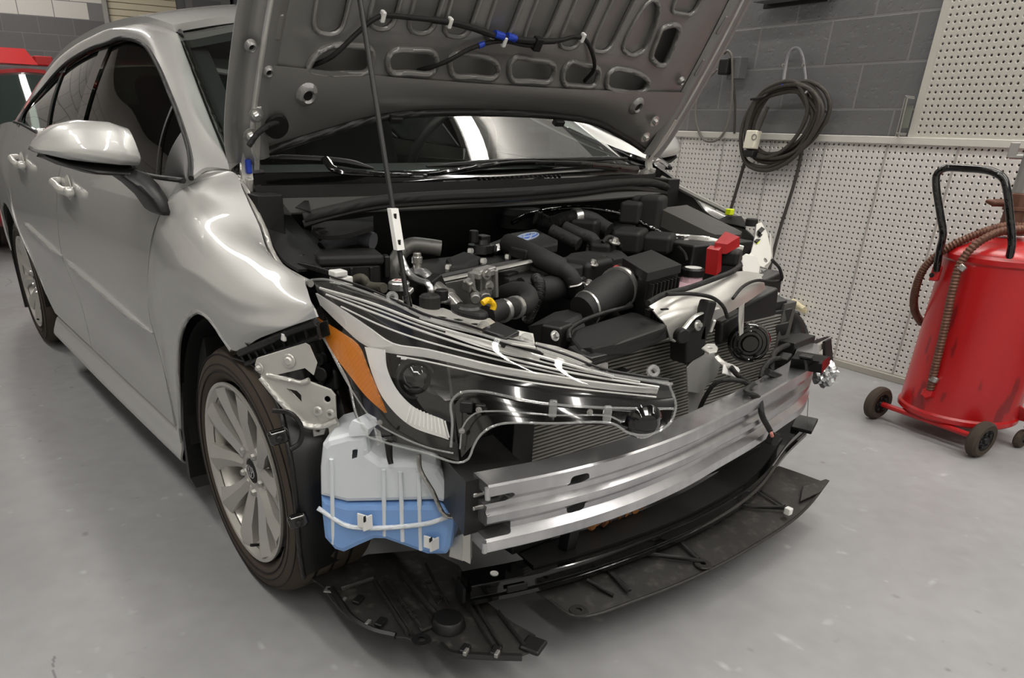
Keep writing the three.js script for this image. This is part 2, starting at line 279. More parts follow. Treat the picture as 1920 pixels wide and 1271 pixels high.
// ---------- things on the right wall
{
  const hk = thing('cable_hook', 'bent grey metal hook on the block wall holding the cable coil', 'hook');
  mesh('bar', sweepG([[2.338,1.24,-0.742], [2.37,1.339,-0.767], [2.378,1.399,-0.77], [2.377,1.425,-0.752], [2.374,1.426,-0.723], [2.371,1.395,-0.692], [2.36,1.323,-0.655], [2.325,1.242,-0.607], [2.282,1.222,-0.578], [2.25,1.234,-0.563]], 0.008, 50, 8, { flat: 0.6 }), std({ color: 0x808083, metalness: 0.2, roughness: 0.5 }), hk);
  mesh('screw', boltG([2.371,1.358,-0.781], [-1, 0, 0], 0.005), M.steel, hk); mesh('screw', boltG([2.361,1.355,-0.669], [-1, 0, 0], 0.005), M.steel, hk);
  const c = thing('cable_coil', 'coiled dark grey extension cable hanging from the wall hook', 'cable');
  const base = [[2.325,1.02,-0.924], [2.325,1.12,-0.924], [2.319,1.21,-0.867], [2.299,1.257,-0.753], [2.276,1.263,-0.616], [2.266,1.216,-0.514], [2.273,1.145,-0.477], [2.286,1.031,-0.511], [2.294,0.938,-0.598], [2.306,0.892,-0.723], [2.318,0.918,-0.853]];
  const ctr = [0, 1, 2].map((k) => base.reduce((s, p) => s + p[k], 0) / base.length);
  for (let k = 0; k < 9; k++) {
    const s = 0.7 + 0.036 * k, ox = (rnd() - 0.5) * 0.07, oy = (rnd() - 0.4) * 0.05, od = -0.03 + (k % 3) * 0.022, ph = rnd() * 6;
    const P = base.map((p, i) => { const q = s + 0.05 * Math.sin(i * 1.1 + ph); return [ctr[0] + (p[0] - ctr[0]) * q - od, ctr[1] + (p[1] - ctr[1]) * q + oy + (i > 1 && i < 5 ? (0.96 - s) * 0.16 : 0), ctr[2] + (p[2] - ctr[2]) * q + ox]; });
    mesh('cable_loop', sweepG(P, 0.0098, 64, 8, { closed: true }), M.cable, c);
  }
  mesh('cable_tail', sweepG([[2.33,0.909,-0.872], [2.352,0.818,-0.899], [2.365,0.708,-0.923], [2.366,0.596,-0.94], [2.368,0.303,-0.956]], 0.0085, 30, 8), M.cable, c);
  mesh('cable_tail', sweepG([[2.31,1.011,-0.558], [2.331,0.89,-0.569], [2.344,0.738,-0.591], [2.345,0.606,-0.608], [2.346,0.484,-0.617], [2.347,0.186,-0.628]], 0.0085, 30, 8), M.cable, c);
  mesh('cable_tail', sweepG([[2.282,1.229,-0.579], [2.317,1.173,-0.521], [2.323,1.146,-0.475], [2.323,1.101,-0.474], [2.317,1.059,-0.522]], 0.006, 30, 8), M.cable, c);
  mesh('cable_tie', sweepG([[2.301,1.207,-0.882], [2.273,1.215,-0.8], [2.292,1.23,-0.786]], 0.006, 10, 6), M.black, c);
  mesh('tape', boxG([2.283,1.267,-0.696], [0.03, 0.012, 0.03], [0, RA, 0.2]), M.blue, c);
  const o = part('outlet_box', c), oc = [2.279,1.022,-0.818];
  mesh('face', boxG(oc, [0.045, 0.085, 0.065], [0, RA, -0.1], 0.006), std({ color: 0xd8d4c2, roughness: 0.6 }), o); mesh('end_cap', boxG([2.279,0.958,-0.815], [0.045, 0.03, 0.062], [0, RA, -0.1], 0.006), M.black, o);
  mesh('socket', latheG([[0.010, 0], [0.015, 0], [0.015, 0.002], [0.01, 0.002]], [2.253,1.035,-0.794], [-1, 0, 0], 16), M.cast, o);
  mesh('cable_stub', sweepG([[2.278,1.057,-0.797], [2.282,1.106,-0.787], [2.29,1.173,-0.772]], 0.009, 12, 8), M.cable, o);
  const j = thing('outlet_box', 'dark grey wall outlet with a looped grey cord plugged in', 'outlet');
  mesh('box', boxG([2.386,1.354,-1.048], [0.06, 0.1, 0.075], [0, RA, 0], 0.004), M.wallDark2, j); mesh('plug', boxG([2.35,1.361,-1.092], [0.06, 0.075, 0.06], [0, RA, 0], 0.01), M.black, j);
  mesh('cord', sweepG([[2.353,1.423,-1.119], [2.341,1.433,-1.094], [2.338,1.415,-1.066], [2.347,1.347,-1.051], [2.366,1.25,-1.043], [2.376,1.163,-1.041], [2.377,1.074,-1.049], [2.381,1.015,-1.096], [2.39,1.013,-1.188], [2.396,1.097,-1.259], [2.398,1.19,-1.279], [2.396,1.28,-1.253], [2.377,1.353,-1.164]], 0.0065, 70, 8), std({ color: 0x6d6a64, roughness: 0.7 }), j);
  mesh('cord', sweepG([[2.367,1.3,-1.051], [2.385,1.201,-1.029], [2.382,1.049,-0.998]], 0.006, 20, 8), M.cable, j);
  const sh = thing('wall_shelf', 'dark metal shelf edge fixed high on the block wall', 'shelf');
  mesh('board', boxG([2.33,1.636,-0.765], [0.14, 0.022, 0.36], [0, RA, 0]), M.wallDark2, sh); mesh('bracket', boxG([2.377,1.623,-0.789], [0.02, 0.03, 0.34], [0, RA, 0]), M.black, sh);
  const wr = thing('wire_rack', 'small wire rack beside the tall perforated board', 'rack');
  const wire = (a, b) => mesh('wire', sweepG([a, b], 0.003, 2, 6), M.steel, wr);
  wire([2.321,1.052,-0.139], [2.321,1.214,-0.141]); wire([2.268,1.052,-0.103], [2.268,1.208,-0.107]); wire([2.311,1.214,-0.136], [2.307,1.209,-0.096]); wire([2.268,1.206,-0.106], [2.265,1.201,-0.076]); wire([2.268,1.067,-0.112], [2.265,1.066,-0.072]); wire([2.321,1.061,-0.134], [2.317,1.059,-0.094]); wire([2.321,1.214,-0.141], [2.268,1.206,-0.106]); wire([2.321,1.067,-0.138], [2.268,1.065,-0.105]);
  mesh('sheet', plateG([[2.298,1.088,-0.112], [2.299,1.176,-0.116], [2.296,1.176,-0.088], [2.296,1.089,-0.086]], [-1, 0, -0.09], 0.003, [], 0), std({ color: 0x6d7168, roughness: 0.5 }), wr);
  const cl = thing('wall_clip', 'cream plastic scoop shaped clip on the perforated panel', 'clip');
  mesh('nose', sweepG([[2.34,0.264,-0.449], [2.311,0.258,-0.401], [2.302,0.247,-0.361]], (t) => lerp(0.016, 0.011, t), 12, 10), M.cream, cl); mesh('plate', plateG([[2.351,0.242,-0.459], [2.35,0.255,-0.447], [2.343,0.237,-0.37], [2.343,0.218,-0.368], [2.345,0.214,-0.392]], [-1, 0, -0.09], 0.005), M.cream, cl);
}
// ---------- red waste oil drum on wheels
{
  const cx = 1.85, cz = 0.575, d = thing('oil_drum', 'red wheeled waste oil drum with black handle and brown hose', 'oil drum', [0, 0, 0]);
  const redTex = tex(256, (u, v) => { const g = fbm(u, v, 6, 4), s = fbm(u + 0.4, v, 36, 2); const k = 1 + (g - 0.5) * 0.25 - (s > 0.75 ? 0.25 : 0); return [178 * k, 20 * k, 24 * k]; });
  const dr = phy({ map: redTex, roughness: 0.36, clearcoat: 0.4, clearcoatRoughness: 0.25 });
  mesh('drum', latheG([[0, 0.075], [0.195, 0.075], [0.206, 0.085], [0.206, 0.1], [0.2, 0.108], [0.2, 0.655], [0.207, 0.663], [0.207, 0.68], [0.2, 0.69]], [cx, 0, cz], [0, 1, 0], 56), dr, d);
  mesh('lid', latheG([[0.2, 0.688], [0.19, 0.7], [0.15, 0.722], [0.1, 0.735], [0, 0.74]], [cx, 0, cz], [0, 1, 0], 48), dr, d);
  const wA = [1.634, 0.068, 0.748], wB = [1.712, 0.068, 0.357], ax = V(wB).sub(V(wA)).normalize(), axis = [ax.x, 0, ax.z], L = V(wA).distanceTo(V(wB));
  mesh('axle', sweepG([wA, wB], 0.011, 2, 12), dr, d);
  const wheelAt = (c, dirs) => {
    const w = part('wheel', d), p = [c[0] - axis[0] * 0.022, c[1], c[2] - axis[2] * 0.022];
    mesh('tyre', latheG([[0.04, 0.004], [0.058, 0.002], [0.066, 0.01], [0.068, 0.022], [0.066, 0.034], [0.058, 0.042], [0.04, 0.04]], p, axis, 32), M.tyre, w);
    mesh('hub', latheG([[0, 0.002], [0.012, 0.0], [0.014, 0.008], [0.034, 0.012], [0.04, 0.006], [0.042, 0.012], [0.042, 0.032], [0.034, 0.034], [0, 0.04]], p, axis, 28), M.plastic, w);
    for (let k = 0; k < 5; k++) { const a = k * 1.2566, [x, y] = basis(axis); mesh('spoke', boxG([p[0] + x.x * Math.cos(a) * 0.026 + axis[0] * 0.009, p[1] + y.y * Math.sin(a) * 0.026, p[2] + x.z * Math.cos(a) * 0.026 + axis[2] * 0.009], [0.012, 0.012, 0.012]), M.plastic, w); }
  };
  wheelAt(wA); wheelAt([wB[0] + axis[0] * 0.02, 0.068, wB[2] + axis[2] * 0.02]);
  for (const t of [0.36, 0.74]) { // gussets between axle and drum
    const p = V(wA).lerp(V(wB), t), q = [cx - p.x, 0, cz - p.z], l = Math.hypot(q[0], q[2]); q[0] /= l; q[2] /= l;
    const b = [p.x - axis[0] * 0.03, 0.06, p.z - axis[2] * 0.03], e = [p.x + axis[0] * 0.03, 0.06, p.z + axis[2] * 0.03];
    mesh('gusset', plateG([b, e, [p.x + axis[0] * 0.022 + q[0] * 0.05, 0.13, p.z + axis[2] * 0.022 + q[2] * 0.05], [p.x + axis[0] * 0.0 + q[0] * 0.06, 0.15, p.z + q[2] * 0.06], [p.x - axis[0] * 0.024 + q[0] * 0.05, 0.13, p.z - axis[2] * 0.024 + q[2] * 0.05]], [-q[0], 0.6, -q[2]], 0.004), dr, d);
  }
  mesh('rear_frame', sweepG([[cx, 0.085, cz], [cx + 0.14, 0.09, cz + 0.2]], 0.012, 2, 10), dr, d);
  { const w = part('caster', d), p = [cx + 0.02, 0.035, cz + 0.245]; mesh('tyre', latheG([[0.012, 0], [0.032, 0.001], [0.036, 0.008], [0.036, 0.018], [0.032, 0.024], [0.012, 0.025]], p, axis, 24), M.tyre, w); mesh('fork', mg(boxG([p[0], 0.05, p[2] - 0.006], [0.03, 0.07, 0.004]), boxG([p[0], 0.088, p[2] + 0.012], [0.05, 0.006, 0.05])), M.steel, w); mesh('bracket', plateG([[cx + 0.02, 0.095, cz + 0.15], [cx - 0.02, 0.17, cz + 0.19], [cx + 0.06, 0.095, cz + 0.29]], [-1, 0.2, 0.3], 0.006), dr, w); }
  const H = [[1.68,0.614,0.419], [1.67,0.687,0.413], [1.66,0.743,0.412], [1.66,0.813,0.382], [1.66,0.908,0.341], [1.66,0.941,0.335], [1.66,0.959,0.352], [1.66,0.963,0.428], [1.66,0.959,0.499], [1.66,0.941,0.54], [1.66,0.914,0.559], [1.66,0.833,0.594], [1.665,0.733,0.629], [1.68,0.653,0.632]];
  mesh('handle', sweepG(H, 0.0125, 90, 12), M.gloss, d);
  for (const p of [[1.69,0.605,0.416], [1.69,0.624,0.629]]) { mesh('handle_bracket', boxG(p, [0.03, 0.055, 0.032], [0, 0.3, 0], 0.008), dr, d); mesh('bolt', boltG([p[0] - 0.017, p[1] - 0.006, p[2] - 0.006], [-1, 0, 0.2], 0.005), M.black, d); }
  const corr = (n) => (t) => 0.0135 + 0.0017 * Math.sin(t * n);
  const hose = part('hose', d);
  mesh('coil_hose', sweepG([[1.65,0.194,0.531], [1.64,0.269,0.528], [1.63,0.421,0.521], [1.625,0.583,0.508], [1.63,0.666,0.507], [1.65,0.725,0.528], [1.7,0.765,0.564], [1.78,0.776,0.607], [1.85,0.77,0.619]], corr(420), 420, 10), M.copper, hose);
  mesh('coil_hose', sweepG([[1.88,0.379,0.35], [1.83,0.427,0.333], [1.75,0.511,0.342], [1.7,0.621,0.37], [1.7,0.693,0.423], [1.74,0.747,0.488], [1.8,0.777,0.543], [1.88,0.781,0.59]], corr(420), 420, 10), M.copper, hose);
  mesh('ferrule', cylG([1.642,0.227,0.532], [0.05, 0.24, 0.06], 0.017, 0.02), M.steel, hose); mesh('ferrule', cylG([1.628,0.638,0.508], [0.05, 0.2, 0.12], 0.0165, 0.02), M.steel, hose);
  mesh('nut', hexG([1.665,0.172,0.525], [-0.9, 0.3, 0.1], 0.024, 0.03), dr, hose);
  const pu = part('pump', d), pb = [1.86,0.768,0.547];
  mesh('base', latheG([[0.02, -0.02], [0.05, -0.02], [0.05, 0], [0.035, 0.01], [0.035, 0.06], [0.042, 0.062], [0.042, 0.072], [0.034, 0.075], [0.034, 0.115], [0.03, 0.12]], pb, [0, 1, 0], 24), M.copper, pu);
  mesh('barrel', cylG([pb[0], pb[1] + 0.118, pb[2]], [0, 1, 0], 0.031, 0.17, 24), M.cast, pu);
  mesh('spout', sweepG([[pb[0], pb[1] + 0.085, pb[2]], [pb[0] - 0.03, pb[1] + 0.082, pb[2] - 0.07]], 0.013, 4, 10), M.copper, pu); mesh('spout_tip', sweepG([[pb[0] - 0.03, pb[1] + 0.082, pb[2] - 0.065], [pb[0] - 0.036, pb[1] + 0.087, pb[2] - 0.09]], (t) => lerp(0.012, 0.005, t), 4, 10), M.copper, pu);
  mesh('valve', sweepG([[pb[0], pb[1] + 0.235, pb[2]], [pb[0] - 0.02, pb[1] + 0.235, pb[2] - 0.065]], 0.009, 4, 10), M.cast, pu); mesh('valve_key', boxG([pb[0] - 0.02, pb[1] + 0.255, pb[2] - 0.06], [0.014, 0.05, 0.028], [0, 0.3, 0]), M.cast, pu);
}

// ---------- silver sedan: origin under the front axle, front towards +z, its right side at -x
const car = thing('silver_sedan', 'silver sedan with raised bonnet and front bumper cover removed', 'car');
function tab(T, x) { // smooth table lookup
  if (x <= T[0][0]) return T[0][1]; const n = T.length; if (x >= T[n - 1][0]) return T[n - 1][1];
  let i = 0; while (x > T[i + 1][0]) i++;
  const h = T[i + 1][0] - T[i][0], t = (x - T[i][0]) / h, sl = (a, b) => (T[b][1] - T[a][1]) / (T[b][0] - T[a][0]);
  const m0 = i ? sl(i - 1, i + 1) : sl(0, 1), m1 = i + 2 < n ? sl(i, i + 2) : sl(i, i + 1), t2 = t * t, t3 = t2 * t;
  return (2 * t3 - 3 * t2 + 1) * T[i][1] + (t3 - 2 * t2 + t) * h * m0 + (3 * t2 - 2 * t3) * T[i + 1][1] + (t3 - t2) * h * m1;
}
const profT = [[0.14, 0.79], [0.2, 0.84], [0.26, 0.862], [0.34, 0.864], [0.44, 0.868], [0.54, 0.883], [0.6, 0.892], [0.66, 0.891], [0.74, 0.886], [0.82, 0.877], [0.9, 0.862], [0.95, 0.842], [1.0, 0.815], [1.05, 0.79]];
const planT = [[-3.75, 0.3], [-3.6, 0.16], [-3.4, 0.075], [-3.1, 0.025], [-2.7, 0.004], [-2.2, 0], [-0.2, 0], [0.1, 0.006], [0.3, 0.05]];
const bodyX = (y, z) => tab(profT, y) - tab(planT, z);
const belt = (z) => tab([[-3.2, 0.985], [-2.6, 1.03], [-1.8, 0.99], [-1.0, 0.952], [-0.5, 0.935], [-0.2, 0.94]], z);
const onBody = (z, y) => [-bodyX(y, z), y, z];
const both = (name, g, mat, parent = car) => [mesh(name, g, mat, parent), mesh(name, mirrorG(g), mat, parent)];
const zF = (y) => tab([[0.24, -0.475], [0.31, -0.48], [0.42, -0.485], [0.65, -0.435], [0.77, -0.385], [0.83, -0.341], [0.905, -0.245], [0.95, -0.2]], y);
const zM = (y) => tab([[0.24, -1.44], [0.4, -1.45], [0.6, -1.485], [0.75, -1.465], [0.86, -1.41], [0.97, -1.34]], y);
const zR = (y) => tab([[0.24, -2.03], [0.28, -2.12], [0.34, -2.25], [0.45, -2.33], [0.55, -2.39], [0.66, -2.44], [0.75, -2.45], [0.85, -2.43], [1.02, -2.36]], y);
function doorG(z0, z1) { const n = 26, m = 24; return shellG((i, j) => { const v = j / m, u = i / n; let y = lerp(0.274, 0.96, v), z = lerp(z0(y) + 0.006, z1(y) - 0.006, u); y = lerp(0.274, belt(z), v); z = lerp(z0(y) + 0.006, z1(y) - 0.006, u); return onBody(z, y); }, n, m, 0.006); }
const doorParts = [];
{
  const fG = doorG(zM, zF), rG = doorG(zR, zM);
  const [df, dfl] = both('front_door', fG, M.paint), [dr, drl] = both('rear_door', rG, M.paint);
  doorParts.push(df, dr);
  const handle = (z0, y0, z1, y1) => mg(
    sweepG([onBody(z0, y0), [-bodyX(y0, z0) - 0.028, y0 - 0.002, z0 + 0.025], [-bodyX(y0, 0) - 0.036, (y0 + y1) / 2, (z0 + z1) / 2], [-bodyX(y1, z1) - 0.028, y1, z1 - 0.025], onBody(z1, y1)], (t) => 0.012 + 0.004 * Math.sin(t * 3.1), 26, 10, { flat: 0.8 }),
    boxG([-bodyX(y1, z1) - 0.02, y1, z1 + 0.022], [0.03, 0.03, 0.035], [0, 0, 0], 0.012));
  const cup = (z, y) => latheG([[0, 0.001], [0.03, 0.001], [0.036, 0.003], [0.04, 0.0]], [-bodyX(y, z) - 0.001, y, z], [-1, 0.05, 0], 24);
  for (const [d, z0, y0, z1, y1] of [[df, -1.37, 0.868, -1.17, 0.85], [dr, -2.2, 0.905, -2.01, 0.885]]) { mesh('door_handle', handle(z0, y0, z1, y1), M.silver, d); mesh('handle_cup', cup((z0 + z1) / 2 + 0.03, (y0 + y1) / 2 - 0.004), M.silver, d); }
  const strip = (z0, y0, z1, y1) => sweepG(Array.from({ length: 9 }, (_, i) => { const t = i / 8, z = lerp(z0, z1, t), y = lerp(y0, y1, t); return [-bodyX(y, z) - 0.001, y, z]; }), (t) => 0.016 * Math.min(1, 0.35 + t * 6, 0.25 + (1 - t) * 4), 40, 12, { flat: 0.75 });
  mesh('side_moulding', strip(-1.43, 0.605, -0.47, 0.548), M.paint, df); mesh('side_moulding', strip(-2.17, 0.65, -1.475, 0.608), M.paint, dr);
}
// sill, quarter panel, fender
both('sill', sheetG([[[-0.79, 0.145, -2.16], [-0.79, 0.145, -1.3], [-0.79, 0.145, -0.47]], [[-0.868, 0.158, -2.14], [-0.868, 0.16, -1.3], [-0.862, 0.165, -0.45]], [[-0.882, 0.18, -2.13], [-0.882, 0.182, -1.3], [-0.874, 0.186, -0.44]], [[-0.872, 0.22, -2.12], [-0.872, 0.22, -1.3], [-0.866, 0.218, -0.44]], [[-0.858, 0.258, -2.1], [-0.858, 0.258, -1.3], [-0.858, 0.258, -0.45]], [[-0.835, 0.268, -2.1], [-0.835, 0.268, -1.3], [-0.835, 0.268, -0.45]]], 24, 12, 0.006), M.paint);
both('inner_sill', boxG([-0.72, 0.24, -1.3], [0.22, 0.16, 1.75], [0, 0, 0], 0.02), M.black);
const archPts = (zc, a0, a1, n, r = 0.374) => Array.from({ length: n + 1 }, (_, i) => { const a = lerp(a0, a1, i / n); return [zc + r * Math.cos(a), 0.31 + r * Math.sin(a)]; });
const PI = Math.PI;
{
  const zy = (r) => r.map(([z, y]) => onBody(z, y));
  const rows = [[[-3.52, 0.26], [-3.2, 0.26], ...archPts(-2.7, PI - 0.1, 0.25, 9), [-2.235, 0.33]], [[-3.58, 0.42], [-3.2, 0.46], ...archPts(-2.7, PI * 0.88, 0.4, 8, 0.41)], [[-3.6, 0.6], [-3.2, 0.68], [-2.95, 0.74], [-2.7, 0.765], [-2.5, 0.73], [-2.42, 0.6]], [[-3.6, 0.76], [-3.1, 0.84], [-2.7, 0.87], [-2.455, 0.78]], [[-3.56, 0.9], [-3.1, 0.96], [-2.7, 0.99], [-2.37, 1.0]], [[-3.5, 0.93], [-3.1, 1.005], [-2.75, 1.03], [-2.5, 1.035]]].map(zy);
  both('quarter_panel', sheetG(rows, 44, 24, 0.006), M.paint);
  const A = [[-0.874,0.297,-0.409], [-0.877,0.404,-0.366], [-0.879,0.478,-0.336], [-0.882,0.57,-0.278], [-0.884,0.623,-0.218], [-0.885,0.661,-0.155], [-0.886,0.687,-0.072], [-0.882,0.678,-0.012], [-0.874,0.649,0.019], [-0.866,0.624,0.042]];
  const f = [
    [[-0.86, 0.2, -0.468], A[0], A[3], A[5], [-0.885,0.687,-0.033], A[9], [-0.85,0.679,0.179], [-0.825,0.721,0.278], [-0.803,0.745,0.333]],
    [onBody(-0.481, 0.4), [-0.878, 0.5, -0.43], [-0.889, 0.62, -0.33], [-0.896, 0.705, -0.2], [-0.894, 0.722, -0.05], [-0.876, 0.69, 0.1], [-0.856, 0.7, 0.19], [-0.828, 0.72, 0.27], [-0.804,0.759,0.324]],
    [onBody(-0.466, 0.52), [-0.884, 0.59, -0.415], [-0.892, 0.68, -0.32], [-0.896, 0.74, -0.19], [-0.891, 0.75, -0.045], [-0.872, 0.72, 0.095], [-0.85, 0.724, 0.18], [-0.822, 0.738, 0.255], [-0.797,0.763,0.305]],
    [onBody(-0.447, 0.62), [-0.889, 0.68, -0.4], [-0.894, 0.735, -0.31], [-0.895, 0.77, -0.18], [-0.887, 0.775, -0.04], [-0.868, 0.75, 0.09], [-0.845, 0.748, 0.17], [-0.817, 0.757, 0.24], [-0.79,0.766,0.285]],
    [onBody(-0.378, 0.78), [-0.883, 0.81, -0.33], [-0.878, 0.835, -0.24], [-0.865, 0.84, -0.14], [-0.848, 0.825, -0.03], [-0.83, 0.8, 0.07], [-0.81, 0.79, 0.14], [-0.795, 0.784, 0.2], [-0.777,0.778,0.248]],
    [onBody(-0.256, 0.9), [-0.85, 0.915, -0.22], [-0.822, 0.905, -0.165], [-0.803, 0.882, -0.105], [-0.793, 0.857, -0.03], [-0.786, 0.832, 0.05], [-0.78, 0.815, 0.11], [-0.775, 0.802, 0.17], [-0.769,0.785,0.224]],
    [[-0.83, 0.952, -0.2], [-0.735,0.961,-0.175], [-0.742,0.929,-0.109], [-0.748,0.901,-0.064], [-0.755,0.862,-0.004], [-0.762,0.825,0.039], [-0.766,0.805,0.096], [-0.766,0.796,0.164], [-0.764,0.791,0.215]],
  ];
  const fn = stationFn(f, 48, 26), g = shellG(fn, 48, 26, 0.005);
  mesh('fender', g, M.paint, car);
  const lip = sweepG(A.map((p) => [p[0] + 0.004, p[1] - 0.002, p[2]]), 0.007, 50, 8), fr = mesh('fender', shellG((i, j) => { const p = fn(Math.round(i * 0.8), j); return [-p[0], p[1], p[2]]; }, 48, 26, 0.005, -1), M.paint, car);
  mesh('arch_lip', lip, M.paint, car);
  mesh('gap_flange', sweepG([[-0.73,0.96,-0.188], [-0.737,0.928,-0.122], [-0.743,0.9,-0.076], [-0.75,0.86,-0.016], [-0.757,0.83,0.021], [-0.762,0.805,0.075], [-0.762,0.795,0.148], [-0.76,0.79,0.207]].map((p) => [p[0] + 0.012, p[1] - 0.012, p[2]]), 0.007, 40, 8), M.silver, car);
}
// wheel arch liners and the dark under body that close the car
const lin = (zc) => { const g = quadsG((i, j) => { const a = lerp(-0.15, PI + 0.15, i / 24), r = 0.368; return [lerp(-0.862, -0.55, j / 4), 0.31 + r * Math.sin(a), zc + r * Math.cos(a)]; }, 24, 4, 0, 0, 0); return g; };
both('wheel_liner', lin(-2.7), M.black);
mesh('wheel_liner', quadsG((i, j) => { const a = lerp(1.2, PI + 0.15, i / 20), r = 0.366; return [lerp(-0.862, -0.55, j / 4), 0.31 + r * Math.sin(a), r * Math.cos(a)]; }, 20, 4, 0, 0, 0), M.black, car);
mesh('wheel_liner', mirrorG(lin(0)), M.black, car);
both('liner_wall', boxG([-0.56, 0.42, -0.06], [0.02, 0.5, 0.6]), M.black); both('liner_wall', boxG([-0.56, 0.42, -2.7], [0.02, 0.6, 0.78]), M.black);
mesh('floor_pan', boxG([0, 0.22, -1.75], [1.3, 0.06, 3.4]), M.black, car);
// roof, windscreen and pillars
const Dt = [[-2.56, 0.77, 1.035], [-2.52, 0.735, 1.09], [-2.4, 0.675, 1.17], [-2.16, 0.634, 1.244], [-1.75, 0.622, 1.285], [-1.462, 0.62, 1.294], [-1.283, 0.62, 1.297], [-1.036, 0.63, 1.265], [-0.844, 0.66, 1.209], [-0.643, 0.7, 1.132], [-0.417, 0.752, 1.049], [-0.24, 0.802, 0.985], [-0.185, 0.825, 0.952]];
const Dp = (z) => [-tab(Dt.map((d) => [d[0], d[1]]), z), tab(Dt.map((d) => [d[0], d[2]]), z), z];
const Dcurve = Dt.map((d) => [-d[1], d[2], d[0]]);
const Wcurve = [[-0.7, 1.0, -3.2], [-0.635, 1.1, -3.06], [-0.585, 1.235, -2.72], [-0.57, 1.3, -2.37], [-0.56, 1.34, -1.9], [-0.56, 1.345, -1.51], [-0.555, 1.332, -1.2], [-0.525,1.302,-1.05], [-0.545,1.246,-0.942], [-0.575,1.179,-0.805], [-0.62,1.095,-0.613], [-0.67,1.025,-0.416], [-0.708,0.983,-0.272], [-0.728,0.964,-0.198]];
both('side_frame', sheetG([Dcurve, Dcurve.map((p, i) => { const w = poly3(Wcurve, 12)[i]; return [lerp(p[0], w[0], 0.5) - 0.012, lerp(p[1], w[1], 0.5) + 0.012, lerp(p[2], w[2], 0.5)]; }), Wcurve], 72, 8, 0.008), M.paint);
{
  const edge = poly3([[-0.585, 1.235, -2.72], [-0.57, 1.3, -2.37], [-0.56, 1.34, -1.9], [-0.56, 1.345, -1.51], [-0.555, 1.332, -1.2], [-0.525,1.302,-1.05]], 24);
  mesh('roof', shellG((i, j) => { const e = edge[j], t = i / 24 * 2 - 1, k = 1 - t * t; return [-e[0] * t, e[1] + 0.07 * k * (j < 22 ? 1 : 0.9), e[2] + k * 0.11 * (j / 24) ** 6 - k * 0.1 * (1 - j / 24) ** 5]; }, 24, 24, 0.02), M.paint, car);
  const base = [[-0.72, 0.955, -0.24], [-0.55, 0.962, -0.14], [-0.3, 0.962, -0.07], [0, 0.96, -0.05], [0.3, 0.962, -0.07], [0.55, 0.962, -0.14], [0.72, 0.955, -0.24]];
  const e = edge[24], head = [-1, -0.6, 0, 0.6, 1].map((t) => [e[0] * -t, e[1] + 0.063 * (1 - t * t) - 0.002, e[2] + 0.11 * (1 - t * t)]);
  const mid = base.map((b, i) => { const t = i / 3 - 1, h = [e[0] * -t, e[1] + 0.063 * (1 - t * t), e[2] + 0.11 * (1 - t * t)]; return [lerp(b[0], h[0], 0.5), lerp(b[1], h[1], 0.5) + 0.022, lerp(b[2], h[2], 0.5) + 0.012]; });
  mesh('windscreen', quadsG(rowsFn([base, mid, head], 30, 20), 30, 20, 0, 0, 0), M.glass, car);
  both('windscreen_trim', sweepG(Wcurve.slice(7).map((p) => [p[0] + 0.012, p[1] + 0.002, p[2] + 0.004]), 0.008, 30, 8), M.gloss);
  const fr = (a, b) => sheetG([a, b], 20, 3, 0.002); // black printed border inside the glass
  both('glass_border', fr(Wcurve.slice(7).map((p) => [p[0] + 0.006, p[1] - 0.012, p[2]]), Wcurve.slice(7).map((p) => [p[0] + 0.075, p[1] - 0.006, p[2] + 0.012])), M.black);
  mesh('glass_border', fr(head.map((p) => [p[0], p[1] - 0.01, p[2] + 0.01]), head.map((p) => [p[0] * 0.98, p[1] - 0.045, p[2] + 0.085])), M.black, car);
  mesh('rear_window', quadsG(rowsFn([[[-0.55, 0.99, -3.2], [0, 1.0, -3.3], [0.55, 0.99, -3.2]], [[-0.57, 1.13, -2.98], [0, 1.19, -3.06], [0.57, 1.13, -2.98]], [[-0.58, 1.24, -2.72], [0, 1.3, -2.8], [0.58, 1.24, -2.72]]], 16, 10), 16, 10, 0, 0, 0), M.tint, car);
  mesh('boot_lid', sheetG([[[-0.62, 0.5, -3.68], [0, 0.5, -3.74], [0.62, 0.5, -3.68]], [[-0.62, 0.9, -3.62], [0, 0.94, -3.68], [0.62, 0.9, -3.62]], [[-0.66, 0.97, -3.5], [0, 1.0, -3.55], [0.66, 0.97, -3.5]], [[-0.64, 0.985, -3.18], [0, 1.0, -3.27], [0.64, 0.985, -3.18]]], 20, 20, 0.01), M.paint, car);
  mesh('rear_bumper', sheetG([[[-0.8, 0.24, -3.42], [-0.6, 0.24, -3.7], [0, 0.24, -3.78], [0.6, 0.24, -3.7], [0.8, 0.24, -3.42]], [[-0.82, 0.5, -3.44], [-0.64, 0.52, -3.68], [0, 0.52, -3.78], [0.64, 0.52, -3.68], [0.82, 0.5, -3.44]], [[-0.8, 0.72, -3.48], [-0.62, 0.9, -3.62], [0, 0.9, -3.68], [0.62, 0.9, -3.62], [0.8, 0.72, -3.48]]], 24, 10, 0.01), M.paint, car);
}
